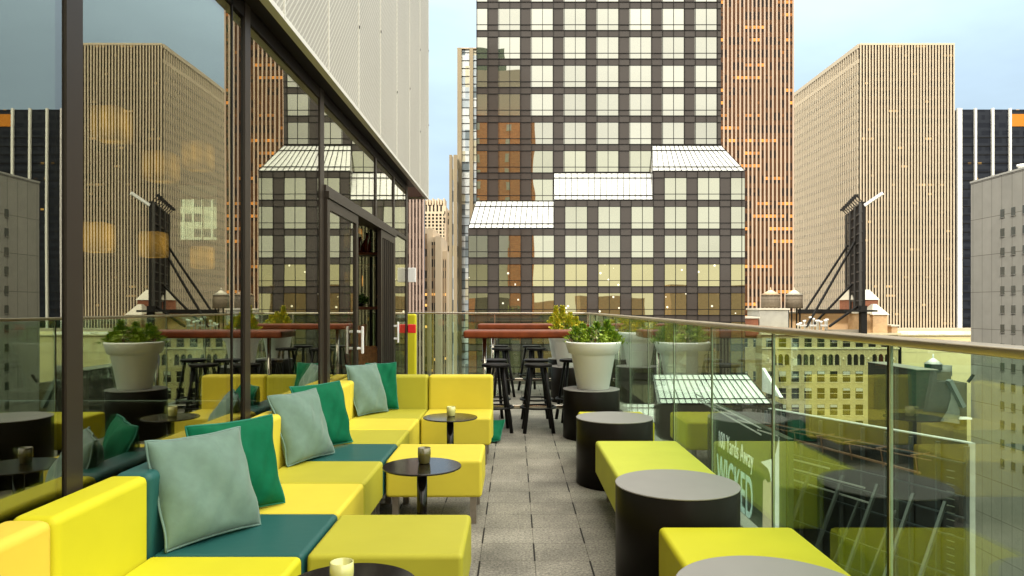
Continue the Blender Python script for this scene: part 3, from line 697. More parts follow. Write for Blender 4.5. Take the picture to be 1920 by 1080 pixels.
def planter(x, y, lab, kind, seed, z=.516):
    o = thing('planter', lab, 'planter', (x, y, z), 'white planters on drum tables')
    MB().lathe([(.160, 0), (.168, .004), (.232, .365), (.240, .372), (.262, .378), (.294, .480), (.296, .492), (.288, .500), (.272, .500), (.262, .485), (.258, .455)], (x, y, z), 56).build('pot', white_pl, o)
    MB().lathe([(.0005, .462), (.256, .458)], (x, y, z), 30, False, False).build('soil', soil, o)
    bmx, pts = leaf_cloud((x, y, z + .48), (.27, .27, .20), 4500, .033, seed)
    for f, p in pts:
        r_ = random.random(); s = math.sin(p.x*6 + seed) + math.cos(p.y*5 + seed*2)
        f.material_index = (1 if p.z > .2 else 2) if s > .3 else (4 if r_ < .30 and p.z > .1 else (3 if s < -.4 and p.z < .6 else (2 if r_ < .55 else 0)))
    foliage('foliage', bmx, [leaf_g, leaf_y if kind else leaf_l, leaf_l, leaf_r, leaf_c], o)
    # conifer sprigs
    bmx = bmesh.new(); rnd = random.Random(seed + 9)
    sp = ([(-.10, .02, .40), (.02, .05, .30), (.10, -.02, .24), (.0, -.08, .26), (-.18, -.04, .22), (.18, .06, .16)] if kind else [(.15, .0, .24), (.20, .06, .17), (.22, -.04, .12), (-.18, .05, .17), (.05, .12, .22), (-.04, -.06, .16), (-.10, .10, .20)])
    sm = MB()
    for sx, sy, hh in sp:
        sm.tube([(x + sx, y + sy, z + .45), (x + sx*1.05, y + sy, z + .47 + hh)], .004, 5, .001)
        n = int(900 * hh / .3)
        for i in range(n):
            tz = rnd.random() ** .8; rr = (1 - tz) * .13 * (1 + .4*math.sin(tz*22)) + .012; an = rnd.uniform(0, 6.28)
            c = Vector((x + sx + rr*math.cos(an)*rnd.random()**.5, y + sy + rr*math.sin(an)*rnd.random()**.5, z + .48 + hh*tz))
            a = Vector((math.cos(an)*.8, math.sin(an)*.8, rnd.uniform(.3, 1.2))).normalized(); b = a.cross(Vector((rnd.gauss(0,1), rnd.gauss(0,1), 1))).normalized()
            s = rnd.uniform(.018, .038)
            f = bmx.faces.new([bmx.verts.new(c + q_) for q_ in (-a*s*.5, b*s*.25, a*s, -b*s*.25)]); f.material_index = 0 if rnd.random() < .6 else 1
    foliage('sprigs', bmx, [leaf_y if kind else leaf_l, leaf_l if kind else leaf_g], o)
    sm.build('stems', stem_m, o)
planter(.835, 7.57, 'nearest white planter with variegated low green plants', 0, 11)
planter(.80, 10.45, 'white planter with tall golden conifer behind the nearest planter', 1, 5)
planter(.80, 12.0, 'farthest white planter, in the corner, with golden green sprigs', 1, 8)

# ================================================================== CITY
def city(name, lab, cat='building', loc=(0,0,0), grp='buildings around the terrace'): return thing(name, lab, cat, loc, grp)
conc = M('tan_stone', (.50, .42, .305), .8, var=.08, vs=.15)
pink = M('pink_stone', (.40, .30, .225), .8, var=.10, vs=.1)
# ---- dark glass tower with square windows (centre)
sp_m = M('brown_spandrel_glass', (.050, .042, .037), .12, spec=.32, var=.08, vs=.2, bump=.3, bs=.25, bdist=.05)
mul_m = M('black_mullion', (.008, .007, .006), .6, spec=.15)
def win_mat(name, tint, lights):
    m = bpy.data.materials.new(name); t = nodes(m)
    o = t.nodes.new('ShaderNodeOutputMaterial'); g = t.nodes.new('ShaderNodeBsdfGlossy'); g.inputs['Roughness'].default_value = .01
    di = t.nodes.new('ShaderNodeBsdfDiffuse'); di.inputs[0].default_value = (.30, .28, .16, 1)
    oi = t.nodes.new('ShaderNodeObjectInfo')
    hv = t.nodes.new('ShaderNodeHueSaturation'); hv.inputs['Color'].default_value = (*tint, 1)
    link(t, math_(t, 'MULTIPLY_ADD', oi.outputs['Random'], .22, .86), hv.inputs['Value']); link(t, hv.outputs[0], g.inputs['Color'])
    geo = t.nodes.new('ShaderNodeNewGeometry')
    n2 = t.nodes.new('ShaderNodeTexNoise'); n2.inputs['Scale'].default_value = .20; n2.inputs['Detail'].default_value = 1
    link(t, geo.outputs['Position'], n2.inputs['Vector']); bn = t.nodes.new('ShaderNodeBump'); bn.inputs['Strength'].default_value = 1; bn.inputs['Distance'].default_value = .016
    link(t, n2.outputs['Fac'], bn.inputs['Height']); link(t, bn.outputs[0], g.inputs['Normal'])
    mx = t.nodes.new('ShaderNodeMixShader'); mx.inputs[0].default_value = .86; link(t, di.outputs[0], mx.inputs[1]); link(t, g.outputs[0], mx.inputs[2])
    last = mx.outputs[0]
    if lights:
        vo = t.nodes.new('ShaderNodeTexVoronoi'); vo.inputs['Scale'].default_value = 1.15; link(t, geo.outputs['Position'], vo.inputs['Vector'])
        wn = t.nodes.new('ShaderNodeTexWhiteNoise'); link(t, vo.outputs['Position'], wn.inputs['Vector'])
        s = t.nodes.new('ShaderNodeSeparateXYZ'); link(t, vo.outputs['Position'], s.inputs[0])
        spot = math_(t, 'MULTIPLY', math_(t, 'MULTIPLY', math_(t, 'LESS_THAN', vo.outputs['Distance'], .15), math_(t, 'GREATER_THAN', s.outputs['Z'], .2)), math_(t, 'LESS_THAN', wn.outputs['Value'], .42))
        em = t.nodes.new('ShaderNodeEmission'); em.inputs[0].default_value = (1, .93, .68, 1); link(t, math_(t, 'MULTIPLY', spot, 1.3), em.inputs[1])
        ad = t.nodes.new('ShaderNodeAddShader'); link(t, last, ad.inputs[0]); link(t, em.outputs[0], ad.inputs[1]); last = ad.outputs[0]
    link(t, last, o.inputs[0]); return m
winA = win_mat('reflective_window', (.385, .395, .335), False)
winC = win_mat('reflective_window_high', (.43, .435, .40), False)
winB = win_mat('reflective_window_lit', (.36, .34, .20), True)
DT = 90.0
bt = city('dark_glass_tower', 'brown black glass tower with pale square windows and stepped white skylights', loc=(12, 100, -75))
k9 = DT / F
def xw(px, D): return (px - 965) / F * D
def zw(py, D): return H - (py - 575) / F * D
MB().box(xw(893, 90), xw(1352, 90), 90, 125, zw(377, 90), 60).build('upper_shaft', sp_m, bt)
DL = 88.8
MB().box(xw(878, DL), xw(1397, DL), DL, 124.9, -75, zw(429, DL)).build('lower_block', sp_m, bt)
MB().box(xw(1038.6, DL), xw(1397, DL), DL, 124.9, zw(428.8, DL), zw(376, DL)).build('middle_step', sp_m, bt)
MB().box(xw(1223.5, DL), xw(1397, DL), DL, 124.9, zw(375.8, DL), zw(321.5, DL)).build('upper_step', sp_m, bt)
sky_m = M('white_skylight', (.62, .64, .62), .25, var=.02, vs=1)
def skylight(pl, pr, plt, prt, y0, y1, DB=DL, DTT=90.0, par=bt, nbar=None, hip=True):
    # glass slope from (pl..pr, y1) at DB up to (plt..prt, y0) at DTT
    A = Vector((xw(pl, DB) , DB - .02, zw(y1, DB))); B = Vector((xw(pr, DB), DB - .02, zw(y1, DB)))
    C = Vector((xw(prt, DTT), DTT, zw(y0, DTT))); D_ = Vector((xw(plt, DTT), DTT, zw(y0, DTT)))
    q = MB().hexa([A, B, B + Vector((0, 1.6, 0)), A + Vector((0, 1.6, 0)), D_, C, C + Vector((0, .4, 0)), D_ + Vector((0, .4, 0))])
    o = q.build('skylight', sky_m, par)
    n = nbar or int((pr - pl) / 10.3); q = MB(); off = Vector((0, -.06, .03))
    for i in range(n + 1):
        f = i / n; q.beam(A.lerp(B, f) + off, D_.lerp(C, f) + off, .055, .055)
    for f in (0.0, .16, .80, 1.0): q.beam(A.lerp(D_, f) + off, B.lerp(C, f) + off, .08, .08)
    q.build('glazing_bar', mul_m, o)
skylight(878, 1038, 893, 1038, 377, 428)
skylight(1038.8, 1223.3, 1038.8, 1223, 324, 375)
skylight(1223.6, 1397, 1223, 1352, 273, 321)
wins = []
PW = .0
for k in range(-4, 7):                      # upper shaft
    y0 = 16.7 + 53.35*k; y1 = y0 + 40
    for j in range(-2, 8):
        a = 995.5 + 61.4*j - 0; b = a + 40.6
        a = max(a, 893.5); b = min(b, 1351.5)
        if b - a < 10: continue
        # hidden by steps
        mid = (a+b)/2
        lim = 376 if mid < 1038 else (322 if mid < 1223 else 272)
        if y1 > lim + 40: continue
        y1c = min(y1, lim) if y1 > lim else y1
        if y1c - y0 < 6: continue
        wins.append((a, b, y0, y1c, 90.0))
for k in range(0, 22):                      # lower block
    y0 = 334 + 54.0*k; y1 = y0 + 40.8
    for j in range(-5, 6):
        a = 1183.8 + 62.1*j; b = a + 40.7; a = max(a, 879); b = min(b, 1396)
        if b - a < 10: continue
        mid = (a+b)/2
        lim = 430 if mid < 1038 else (377 if mid < 1223 else 322)
        if y0 < lim: continue
        wins.append((a, b, y0, y1, DL))
wins = [q for q in wins]
wins.sort(key=lambda q: (not (q[3] > 0 and q[2] < 600), q[2]))
def add_win(q, a, b, y0, y1, D):
    X0, X1, Z1, Z0 = xw(a, D), xw(b, D), zw(y0, D), zw(y1, D); m = (X0 + X1)/2
    q.box(X0, X1, D - .05, D + .02, Z0, Z1)
    return X0, X1, Z0, Z1
rest = [MB(), MB()]
for i, (a, b, y0, y1, D) in enumerate(wins):
    lit = y0 > 485
    if i < 100:
        q = MB(); add_win(q, a, b, y0, y1, D); q.build('window', winB if lit else (winC if y0 < 240 else winA), bt)
    else: add_win(rest[1 if lit else 0], a, b, y0, y1, D)
for q, m in zip(rest, (winA, winB)): o = q.build('further_windows', m, bt); o['kind'] = 'stuff'
q = MB()                                     # mullion grid
for k in range(-4, 7):
    y0 = 16.7 + 53.35*k
    for yy in (y0 - .5, y0 + 30, y0 + 40.5):
        if yy < 377: q.box(xw(893, 90), xw(1352, 90), 89.90, 89.948, zw(yy, 90) - .035, zw(yy, 90) + .035)
for j in range(0, 23):
    px = 893 + 20.46*j + 1.5
    if px < 1352: q.box(xw(px, 90) - .03, xw(px, 90) + .03, 89.885, 89.947, zw(376 if px < 1038 else (323 if px < 1223 else 272), 90), 60)
for k in range(0, 22):
    y0 = 334 + 54.0*k
    xl = 1223.6 if y0 < 380 else (1038.8 if y0 < 434 else 878)
    for yy in (y0 - .5, y0 + 30, y0 + 41):
        q.box(xw(xl, DL), xw(1397, DL), DL - .10, DL - .052, zw(yy, DL) - .035, zw(yy, DL) + .035)
for j in range(0, 26):
    px = 893.9 + 20.7*j - 15.4 + 15.4
    if px < 1397: q.box(xw(px, DL) - .03, xw(px, DL) + .03, DL - .115, DL - .053, -75, zw(429 if px < 1038 else (376 if px < 1223 else 322), DL))
q.build('mullion_grid', mul_m, bt)

# lower glazed annex in front of the tower, seen through the balustrade
an = city('glazed_annex', 'low dark annex with slanted white skylight seen through the balustrade', loc=(20, 76, -75))
MB().box(12.2, 24.9, 66, 86, -75, zw(757, 66)).build('block', sp_m, an)
MB().box(9.0, 12.1, 62, 86, -75, zw(803, 62)).build('block', sp_m, an)
skylight(1238, 1445, 1225, 1400, 702, 757, 66.0, 71.0, an, 17)
skylight(1166, 1226, 1163, 1226, 757, 800, 62.0, 66.0, an, 6)
MB().prism([(25.4, 68, -7.3), (25.4, 73, -7.3), (25.4, 73, -4.9)], (.3, 0, 0)).build('end_gable', white_p, an)

# ---- pier towers
def pier_tower(name, lab, x0, x1, y0, y1, ztop, pitch, pw, strip, pier_m, side=None, face='front', top_band=6, pd=.35):
    b = city(name, lab, loc=((x0+x1)/2, (y0+y1)/2, -75))
    MB().box(x0 + .15, x1 - .15, y0 + pd*.8, y1, -75, ztop - .5).build('glazed_core', strip, b)
    n = int(round((x1 - x0) / pitch)); pitch = (x1 - x0 - pw) / n
    src = MB().box(x0, x0 + pw, y0, y0 + pd, -75, ztop).build('pier', pier_m, b)
    for i in range(1, n + 1): place(src, b, (pitch*i, 0, 0))
    MB().box(x0 - .05, x1 + .05, y0 - .05, y1, ztop - .3, ztop + .5).build('roof_edge', pier_m, b)
    return b
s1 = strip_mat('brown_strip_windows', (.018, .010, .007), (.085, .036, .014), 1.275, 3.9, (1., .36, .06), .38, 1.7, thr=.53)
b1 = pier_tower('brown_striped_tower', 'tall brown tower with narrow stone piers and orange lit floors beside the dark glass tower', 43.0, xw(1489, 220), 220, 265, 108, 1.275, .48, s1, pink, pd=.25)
s2 = strip_mat('tan_strip_windows', (.012, .008, .005), (.05, .032, .018), 1.275, 3.9, (1., .62, .25), .07, .45)
b2 = pier_tower('tan_slab_tower', 'broad tan tower with pinstripe piers, its side face receding left', 145.8, 185.7, 300, 430, zw(83, 300), 1.2875, .54, s2, conc, pd=.16)
s3 = M('tan_side_face', (.19, .165, .12), .6, var=.06, vs=.3)
MB().box(145.85, 146.15, 300.9, 430, -75, zw(83, 300) - 5.9).build('side_face', M('side_glass', (.10, .085, .06), .35, var=.1, vs=.2), b2)
src = MB().box(145.3, 145.85, 301.6, 302.2, -75, zw(83, 300)).build('side_pier', conc, b2)
for i in range(1, 62): place(src, b2, (0, 2.08*i, 0))
q = MB()
for z in range(-20, 104, 4): q.box(145.55, 145.84, 301, 430, z + .02, z + 1.3)
q.build('side_spandrel', s3, b2)
MB().box(145.5, 145.86, 301, 430, zw(83, 300) - 7.5, zw(83, 300) - 5.8).box(145.25, 146.1, 300.95, 430, zw(83, 300) - 1.3, zw(83, 300) + .5).build('top_band', conc, b2)
MB().box(140, 195, 293, 299, -75, -7.5).build('podium', conc, b2)

# ---- blue black tower with white columns (far right)
q3 = strip_mat('blue_grid_glass', (.008, .010, .016), (.016, .019, .026), 1.6, 3.6, (1., .55, .1), .03, .5)
b3 = city('white_column_tower', 'blue black glass tower with widely spaced white columns, right of the tan tower', loc=(235, 345, -75))
MB().box(206, 290, 331, 360, -75, 93.2).build('glazed_body', q3, b3)
for i in range(11):
    x = 205.6 + 8.05*i; wd_ = 2.2 if i == 0 else 1.0
    MB().box(x, x + wd_, 330, 331.2, -75, 93.6).build('column', clad_edge, b3)
MB().box(230.8, 290, 330.7, 330.98, zw(236, 330), zw(213, 330)).build('lit_floor', M('lit_office', (.22, .09, .01), .5, spec=.2, emis=((1, .30, .01), .45)), b3)
q = MB()
for z in range(-20, 94, 4): q.box(206, 290, 330.75, 330.99, z, z + .25) if not (82 < z < 94) else None
q.build('floor_line', mul_m, b3)

# ---- grey concrete building (right edge)
def panel_mat():
    m = bpy.data.materials.new('concrete_panels'); t = nodes(m)
    o = t.nodes.new('ShaderNodeOutputMaterial'); p = t.nodes.new('ShaderNodeBsdfPrincipled'); link(t, p.outputs[0], o.inputs[0])
    c = t.nodes.new('ShaderNodeTexCoord'); s = t.nodes.new('ShaderNodeSeparateXYZ'); link(t, c.outputs['Object'], s.inputs[0]); cb = t.nodes.new('ShaderNodeCombineXYZ')
    link(t, math_(t, 'ADD', s.outputs['Y'], s.outputs['X']), cb.inputs[0]); link(t, s.outputs['Z'], cb.inputs[1])
    b = t.nodes.new('ShaderNodeTexBrick'); link(t, cb.outputs[0], b.inputs['Vector']); b.offset = 0
    b.inputs['Scale'].default_value = 1; b.inputs['Brick Width'].default_value = 2.35; b.inputs['Row Height'].default_value = 6.06; b.inputs['Mortar Size'].default_value = .045
    b.inputs['Color1'].default_value = (.265, .255, .225, 1); b.inputs['Color2'].default_value = (.285, .272, .24, 1); b.inputs['Mortar'].default_value = (.10, .085, .07, 1)
    n = t.nodes.new('ShaderNodeTexNoise'); n.inputs['Scale'].default_value = .5; n.inputs['Detail'].default_value = 6; link(t, c.outputs['Object'], n.inputs['Vector'])
    r3 = t.nodes.new('ShaderNodeMapRange'); link(t, n.outputs['Fac'], r3.inputs['Value']); r3.inputs['To Min'].default_value = .8; r3.inputs['To Max'].default_value = 1.15
    mv = t.nodes.new('ShaderNodeVectorMath'); mv.operation = 'SCALE'; link(t, b.outputs['Color'], mv.inputs[0]); link(t, r3.outputs[0], mv.inputs['Scale'])
    link(t, mv.outputs[0], p.inputs['Base Color']); p.inputs['Roughness'].default_value = .85; return m
b4 = city('concrete_building', 'grey concrete panel building with small dark windows at the right edge', loc=(90, 90, -75))
MB().box(77, 108, 45, 120, -75, 22.2).build('wall', panel_mat(), b4)
wm = M('dark_window', (.05, .06, .055), .12, spec=.8, var=.6, vs=.25)
blind_m = M('pale_blind', (.42, .42, .36), .5, var=.2)
src = MB().box(76.93, 77.05, 112.2 - .42, 112.2 + .42, 15.5, 16.75).build('window', wm, b4)
sil = MB().box(76.88, 76.99, 112.2 - .5, 112.2 + .5, 15.40, 15.497).build('sill', M('grey_sill', (.2, .19, .17), .7), src)
rr_ = random.Random(4)
for c_i, dy in enumerate((0, -2.45, -4.9, -12, -14.5, -22, -24.5)):
    for rz in range(0, 14):
        if c_i == 0 and rz == 0: continue
        o = place(src, b4, (0, dy, -3.03*rz))
        s2_ = sil.copy(); COL.objects.link(s2_); s2_.parent = o
MB().lathe([(.5, 0), (.5, 1.8), (.7, 1.9), (.7, 2.2)], (82, 115, 22.2), 16).build('vent_pipe', white_p, b4)
MB().box(76.9, 108.1, 44.9, 120.1, 22.2, 22.5).build('parapet', M('parapet_stone', (.36, .35, .32), .8), b4)

# ---- arcaded brick building with roof clutter
def brickm(name, c1, c2, mort, bw=.5, rh=.16):
    m = bpy.data.materials.new(name); t = nodes(m)
    o = t.nodes.new('ShaderNodeOutputMaterial'); p = t.nodes.new('ShaderNodeBsdfPrincipled'); link(t, p.outputs[0], o.inputs[0])
    c = t.nodes.new('ShaderNodeTexCoord'); s = t.nodes.new('ShaderNodeSeparateXYZ'); link(t, c.outputs['Object'], s.inputs[0]); cb = t.nodes.new('ShaderNodeCombineXYZ')
    link(t, math_(t, 'ADD', s.outputs['Y'], s.outputs['X']), cb.inputs[0]); link(t, s.outputs['Z'], cb.inputs[1])
    b = t.nodes.new('ShaderNodeTexBrick'); link(t, cb.outputs[0], b.inputs['Vector'])
    b.inputs['Scale'].default_value = 1; b.inputs['Brick Width'].default_value = bw; b.inputs['Row Height'].default_value = rh; b.inputs['Mortar Size'].default_value = .012
    b.inputs['Color1'].default_value = (*c1, 1); b.inputs['Color2'].default_value = (*c2, 1); b.inputs['Mortar'].default_value = (*mort, 1)
    n = t.nodes.new('ShaderNodeTexNoise'); n.inputs['Scale'].default_value = .8; n.inputs['Detail'].default_value = 8; n.inputs['Roughness'].default_value = .7; link(t, c.outputs['Object'], n.inputs['Vector'])
    r3 = t.nodes.new('ShaderNodeMapRange'); link(t, n.outputs['Fac'], r3.inputs['Value']); r3.inputs['To Min'].default_value = .6; r3.inputs['To Max'].default_value = 1.35
    mv = t.nodes.new('ShaderNodeVectorMath'); mv.operation = 'SCALE'; link(t, b.outputs['Color'], mv.inputs[0]); link(t, r3.outputs[0], mv.inputs['Scale'])
    link(t, mv.outputs[0], p.inputs['Base Color']); p.inputs['Roughness'].default_value = .9; return m
ybrick = brickm('buff_brick', (.50, .42, .20), (.42, .34, .15), (.36, .31, .19))
rbrick = brickm('red_brick', (.22, .07, .035), (.28, .10, .05), (.2, .12, .08))
tbrick = brickm('tan_brick', (.50, .32, .17), (.58, .38, .20), (.4, .3, .2))
dbrick = brickm('dark_brick', (.030, .028, .022), (.045, .038, .026), (.05, .045, .035))
creamw = M('cream_wall', (.62, .53, .28), .85, var=.08, vs=.4)
dw = M('sash_window_glass', (.014, .014, .010), .15, spec=.35, var=.5, vs=.3)
stone_y = M('buff_stone', (.56, .50, .31), .8, var=.12, vs=.5)
b5 = city('arcaded_building', 'buff brick building with a row of arched windows under its roof edge', loc=(65, 160, -75))
DA = 150.0
MB().box(52.2, 80.9, DA, 185, -75, zw(628, DA)).box(40, 52.19, DA + 4, 185, -75, zw(628, DA)).build('wall', ybrick, b5)
MB().box(51.9, 81.3, DA - .5, DA + .6, zw(628, DA), zw(624.5, DA)).box(52.0, 81.1, DA - .25, DA - .02, zw(654.5, DA), zw(652, DA)).box(39.9, 51.9, DA + 3.6, DA + 4.2, zw(628, DA), zw(625, DA)).build('cornice', stone_y, b5)
sw = MB().box(-.72, .72, -.06, .06, -1.08, 1.08).build('window', dw); sw.parent = b5
off5 = Vector((65, 160, -75))
swf = MB().box(-.82, .82, -.14, .02, -1.22, -1.085).box(-.72, .72, -.09, -.062, -.04, .04).build('sill', stone_y, None); swf.parent = sw
blm = MB().box(-.66, .66, -.085, -.063, .35, 1.04).build('blind', blind_m, None)
first = True; rr_ = random.Random(12)
for ry, hgt in ((642.5, .85), (706, 1), (737.5, 1), (768.5, 1), (799, 1), (830, 1), (861, 1)):
    for i in range(14):
        px = 1467 + 24.0*(i - 5)
        if px < 1340: continue
        D = DA if px > 1430 else DA + 4
        o = sw if first else place(sw, b5, (0,0,0))
        o.location = Vector((xw(px, D), D, zw(ry, D))) - off5; o.scale = (1.08, 1, 1.05)
        if hgt < 1: o.scale = (1.05, 1, .85)
        if not first:
            c = swf.copy(); COL.objects.link(c); c.parent = o
        if rr_.random() < .45:
            c = blm.copy() if blm.parent else blm
            if c is not blm: COL.objects.link(c)
            c.parent = o; c.scale = (1, 1, rr_.uniform(.5, 1.3)) ; c.location = (0, 0, 1.0 - 1.0*c.scale[2])
        first = False
# arches
q = MB(); n = 10
arch = [(-.45, -1.15)] + [(.45*math.cos(math.pi - math.pi*i/n), .65 + .48*math.sin(math.pi*i/n)) for i in range(n+1)] + [(.45, -1.15)]
aw = MB().prism([(a, 0, b) for a, b in arch], (0, .1, 0)).build('arched_window', dw); aw.parent = b5
colm = MB().lathe([(.10, -1.3), (.14, -1.2), (.10, -1.1), (.10, .5), (.17, .62)], (0,0,0), 8).build('arcade_column', stone_y); colm.parent = b5
fa = fc = True
for i in range(21):
    px = 1440 + 11.75*i; X = xw(px, DA)
    if i % 4 != 0:
        o = aw if fa else place(aw, b5, (0,0,0)); fa = False; o.location = Vector((X, DA - .06, zw(674, DA))) - off5
    o = colm if fc else place(colm, b5, (0,0,0)); fc = False; o.location = Vector((X + xw(970.9, DA), DA - .12, zw(674, DA))) - off5
for i in range(6):
    px = 1440 + 47*i; X = xw(px, DA); z = zw(673, DA)
    MB().lathe([(.05, -.35), (.28, 0), (.05, .35)], (X, DA - .05, z), 4).build('stone_shield', stone_y, b5)

def water_tank(pxl, pxr, ytop, yroof, ybot, D, lab, m, roofm, legs=0):
    x = xw((pxl+pxr)/2, D); r = (pxr - pxl)/2/F*D; z0, z1, z2 = zw(ybot, D), zw(yroof, D), zw(ytop, D)
    o = thing('water_tank', lab, 'water tank', (x, D, z0), 'rooftop water tanks')
    q = MB().lathe([(r, 0), (r*.97, z1 - z0)], (x, D, z0), 28)
    for f in (.15, .4, .65, .9): q.lathe([(r*1.015, (z1-z0)*f), (r*1.015, (z1-z0)*f + .08)], (x, D, z0), 28, False, False)
    q.build('barrel', m, o)
    MB().lathe([(r*1.06, z1 - z0), (r*.02, z2 - z0)], (x, D, z0), 28).build('conical_roof', roofm, o)
    MB().lathe([(.12, z2 - z0 - .1), (.12, z2 - z0 + .35), (.02, z2 - z0 + .5)], (x, D, z0), 8).build('finial', roofm, o)
    if legs:
        for a in (45, 135, 225, 315): MB().box(x + r*.7*math.cos(R(a)) - .12, x + r*.7*math.cos(R(a)) + .12, D + r*.7*math.sin(R(a)) - .12, D + r*.7*math.sin(R(a)) + .12, z0 - legs, z0).build('leg', stool_m, o)
tankw = M('grey_cedar_tank', (.17, .135, .095), .8, var=.35, vs=3)
tanr = M('pale_tin_roof', (.62, .58, .48), .6, var=.1); tanr2 = M('cream_tin_roof', (.70, .52, .33), .6, var=.1)
water_tank(1427.5, 1462.5, 543, 553, 577, 158, 'cedar water tank with cream roof on the grey penthouse', tankw, tanr2)
water_tank(1473.5, 1504.5, 543, 553, 578, 158, 'cedar water tank with white roof next to the cream roofed one', tankw, tanr, legs=6.0)
def rbox(name, lab, cat, pl, pr, yt, yb, D, dep, m, roof=None):
    x0, x1, z1, z0 = xw(pl, D), xw(pr, D), zw(yt, D), zw(yb, D)
    o = thing(name, lab, cat, ((x0+x1)/2, D + dep/2, z0), 'rooftop structures on the arcaded building')
    MB().box(x0, x1, D, D + dep, z0, z1).build('wall', m, o)
    if roof == 'cap': MB().box(x0 - .25, x1 + .25, D - .25, D + dep + .25, z1, z1 + .35).build('roof', tanr, o)
    if roof == 'hip':
        cx, cy = (x0+x1)/2, D + dep/2
        MB().hexa([(x0-.3,D-.3,z1),(x1+.3,D-.3,z1),(x1+.3,D+dep+.3,z1),(x0-.3,D+dep+.3,z1),(cx-.4,cy-.4,z1+2.3),(cx+.4,cy-.4,z1+2.3),(cx+.4,cy+.4,z1+2.3),(cx-.4,cy+.4,z1+2.3)]).build('roof', tanr, o)
    if roof == 'gable':
        cy = D + dep/2
        MB().hexa([(x0-.3,D-.3,z1),(x1+.3,D-.3,z1),(x1+.3,D+dep+.3,z1),(x0-.3,D+dep+.3,z1),(x0,cy-.1,z1+2.4),(x1,cy-.1,z1+2.4),(x1,cy+.1,z1+2.4),(x0,cy+.1,z1+2.4)]).build('roof', tanr, o)
    return o, x0, x1, z0, z1
gm = M('grey_render', (.36, .35, .31), .8, var=.2, vs=.8)
YB = 629
rbox('penthouse', 'pale grey rendered penthouse under the cream roofed water tank', 'penthouse', 1424, 1478, 581, YB, 154, 8, gm, 'cap')
rbox('penthouse', 'low dark hut beside the grey penthouse and the dark glass tower', 'penthouse', 1399, 1422, 597, YB, 153, 6, rbrick, 'cap')
rbox('penthouse', 'long cream roof house behind the white pipes', 'penthouse', 1478.5, 1603, 588, YB, 160, 8, M('peach_render', (.62, .42, .24), .8, var=.12), 'cap')
rbox('penthouse', 'red brick roof house with white gable beside the billboard mast', 'penthouse', 1604, 1646, 562, YB, 163, 8, rbrick, 'gable')
rbox('penthouse', 'tan brick roof house with white hipped roof', 'penthouse', 1637, 1664, 590, YB, 153, 5.5, tbrick, 'hip')
rbox('penthouse', 'low tan roof house below the red brick one', 'penthouse', 1611, 1636.5, 588, YB, 154, 5, tbrick, 'cap')
rbox('parapet_wall', 'low grey parapet in front of the roof houses', 'parapet', 1550, 1615, 618, YB, 151, 1, M('grey_parapet', (.22, .2, .16), .8))
rbox('roof_block', 'small brick chimney block at the right end of the arcaded roof', 'chimney', 1672, 1683, 612, YB, 155, 3, tbrick, 'cap')
rr_ = random.Random(3)
for i, (px, lab) in enumerate(((1506, 'white roof vent cluster left of the others'), (1524, 'widest white roof vent cluster, in the middle'), (1545, 'white roof vent cluster right of the others'))):
    D = 152.0; x = xw(px, D); z = zw(YB, D)
    o = thing('roof_vents', lab + ' on the arcaded roof', 'roof vents', (x, D, z), 'white roof vents')
    q = MB()
    for k in range(4):
        xx = x - .9 + .6*k; hh = rr_.uniform(1.6, 3.6); q.lathe([(.16, 0), (.16, hh), (.34, hh + .1), (.34, hh + .45)], (xx, D + rr_.uniform(0, 1), z), 10)
    q.build('stack', white_p, o)
    q = MB(); q.box(x - 1.0, x + 1.0, D - .2, D + .9, z + .1, z + 1.0); q.box(x - .8, x + .7, D - .4, D + .2, z + 1.9, z + 2.3); q.build('unit', M('duct_grey', (.45, .44, .42), .5, var=.3, vs=2), o, bevel=.05, seg=1)
# roof billboard seen from behind
rbb = thing('roof_billboard', 'tall black billboard frame braced by long struts on the arcaded roof', 'billboard', (72, 150, -5))
steel_d = M('black_steel', (.012, .011, .010), .6, spec=.2, var=.3, vs=1)
A = Vector((68.6, 140, 0)); B = Vector((76.0, 162, 0))
A = Vector((xw(1618, 150), 150, 0)); B = Vector((xw(1590, 172), 172, 0))
zt = zw(378, 150); zb_ = zw(582, 150)
MB().hexa([A + Vector((0,0,zb_)), A + Vector((.5,0,zb_)), B + Vector((.5,0,zb_)), B + Vector((0,0,zb_)), A + Vector((0,0,zt)), A + Vector((.5,0,zt)), B + Vector((.5,0,zt)), B + Vector((0,0,zt))]).build('panel', steel_d, rbb)
q = MB()
for k in range(12):
    z = zb_ + (zt - zb_) * k / 11; q.beam(A + Vector((-.2, 0, z)), B + Vector((-.2, 0, z)), .25, .25)
for f in (0.02, .35, .68, .98):
    p = A.lerp(B, f); q.beam(p + Vector((-.45, 0, -5)), p + Vector((-.45, 0, zt)), .45, .45)
q.build('rear_frame', M('dark_steel_rib', (.05, .047, .042), .5, var=.3), rbb)
q = MB()
for (f, z_, px, py) in ((.9, zw(445, 150), 1490, 613), (.35, zw(445, 150), 1512, 613), (.6, zw(530, 150), 1522, 612)):
    p = A.lerp(B, f); D = p.y - 6; q.beam((p.x - .4, p.y, z_), (xw(px, D), D, zw(py, D)), .38, .38)
p = A.lerp(B, .2); q.beam((p.x - .5, p.y, zw(575, 150)), (xw(1555, 150), 150, zw(612, 150)), .4, .4)
q.beam((xw(1530, 158), 158, zw(585, 158)), (xw(1548, 158), 158, zw(585, 158)), .25, .25)
q.build('brace', steel_d, rbb)
MB().box(A.x - .6, A.x + .6, 149.4, 150.6, -6, zb_ + 1).build('mast', steel_d, rbb)
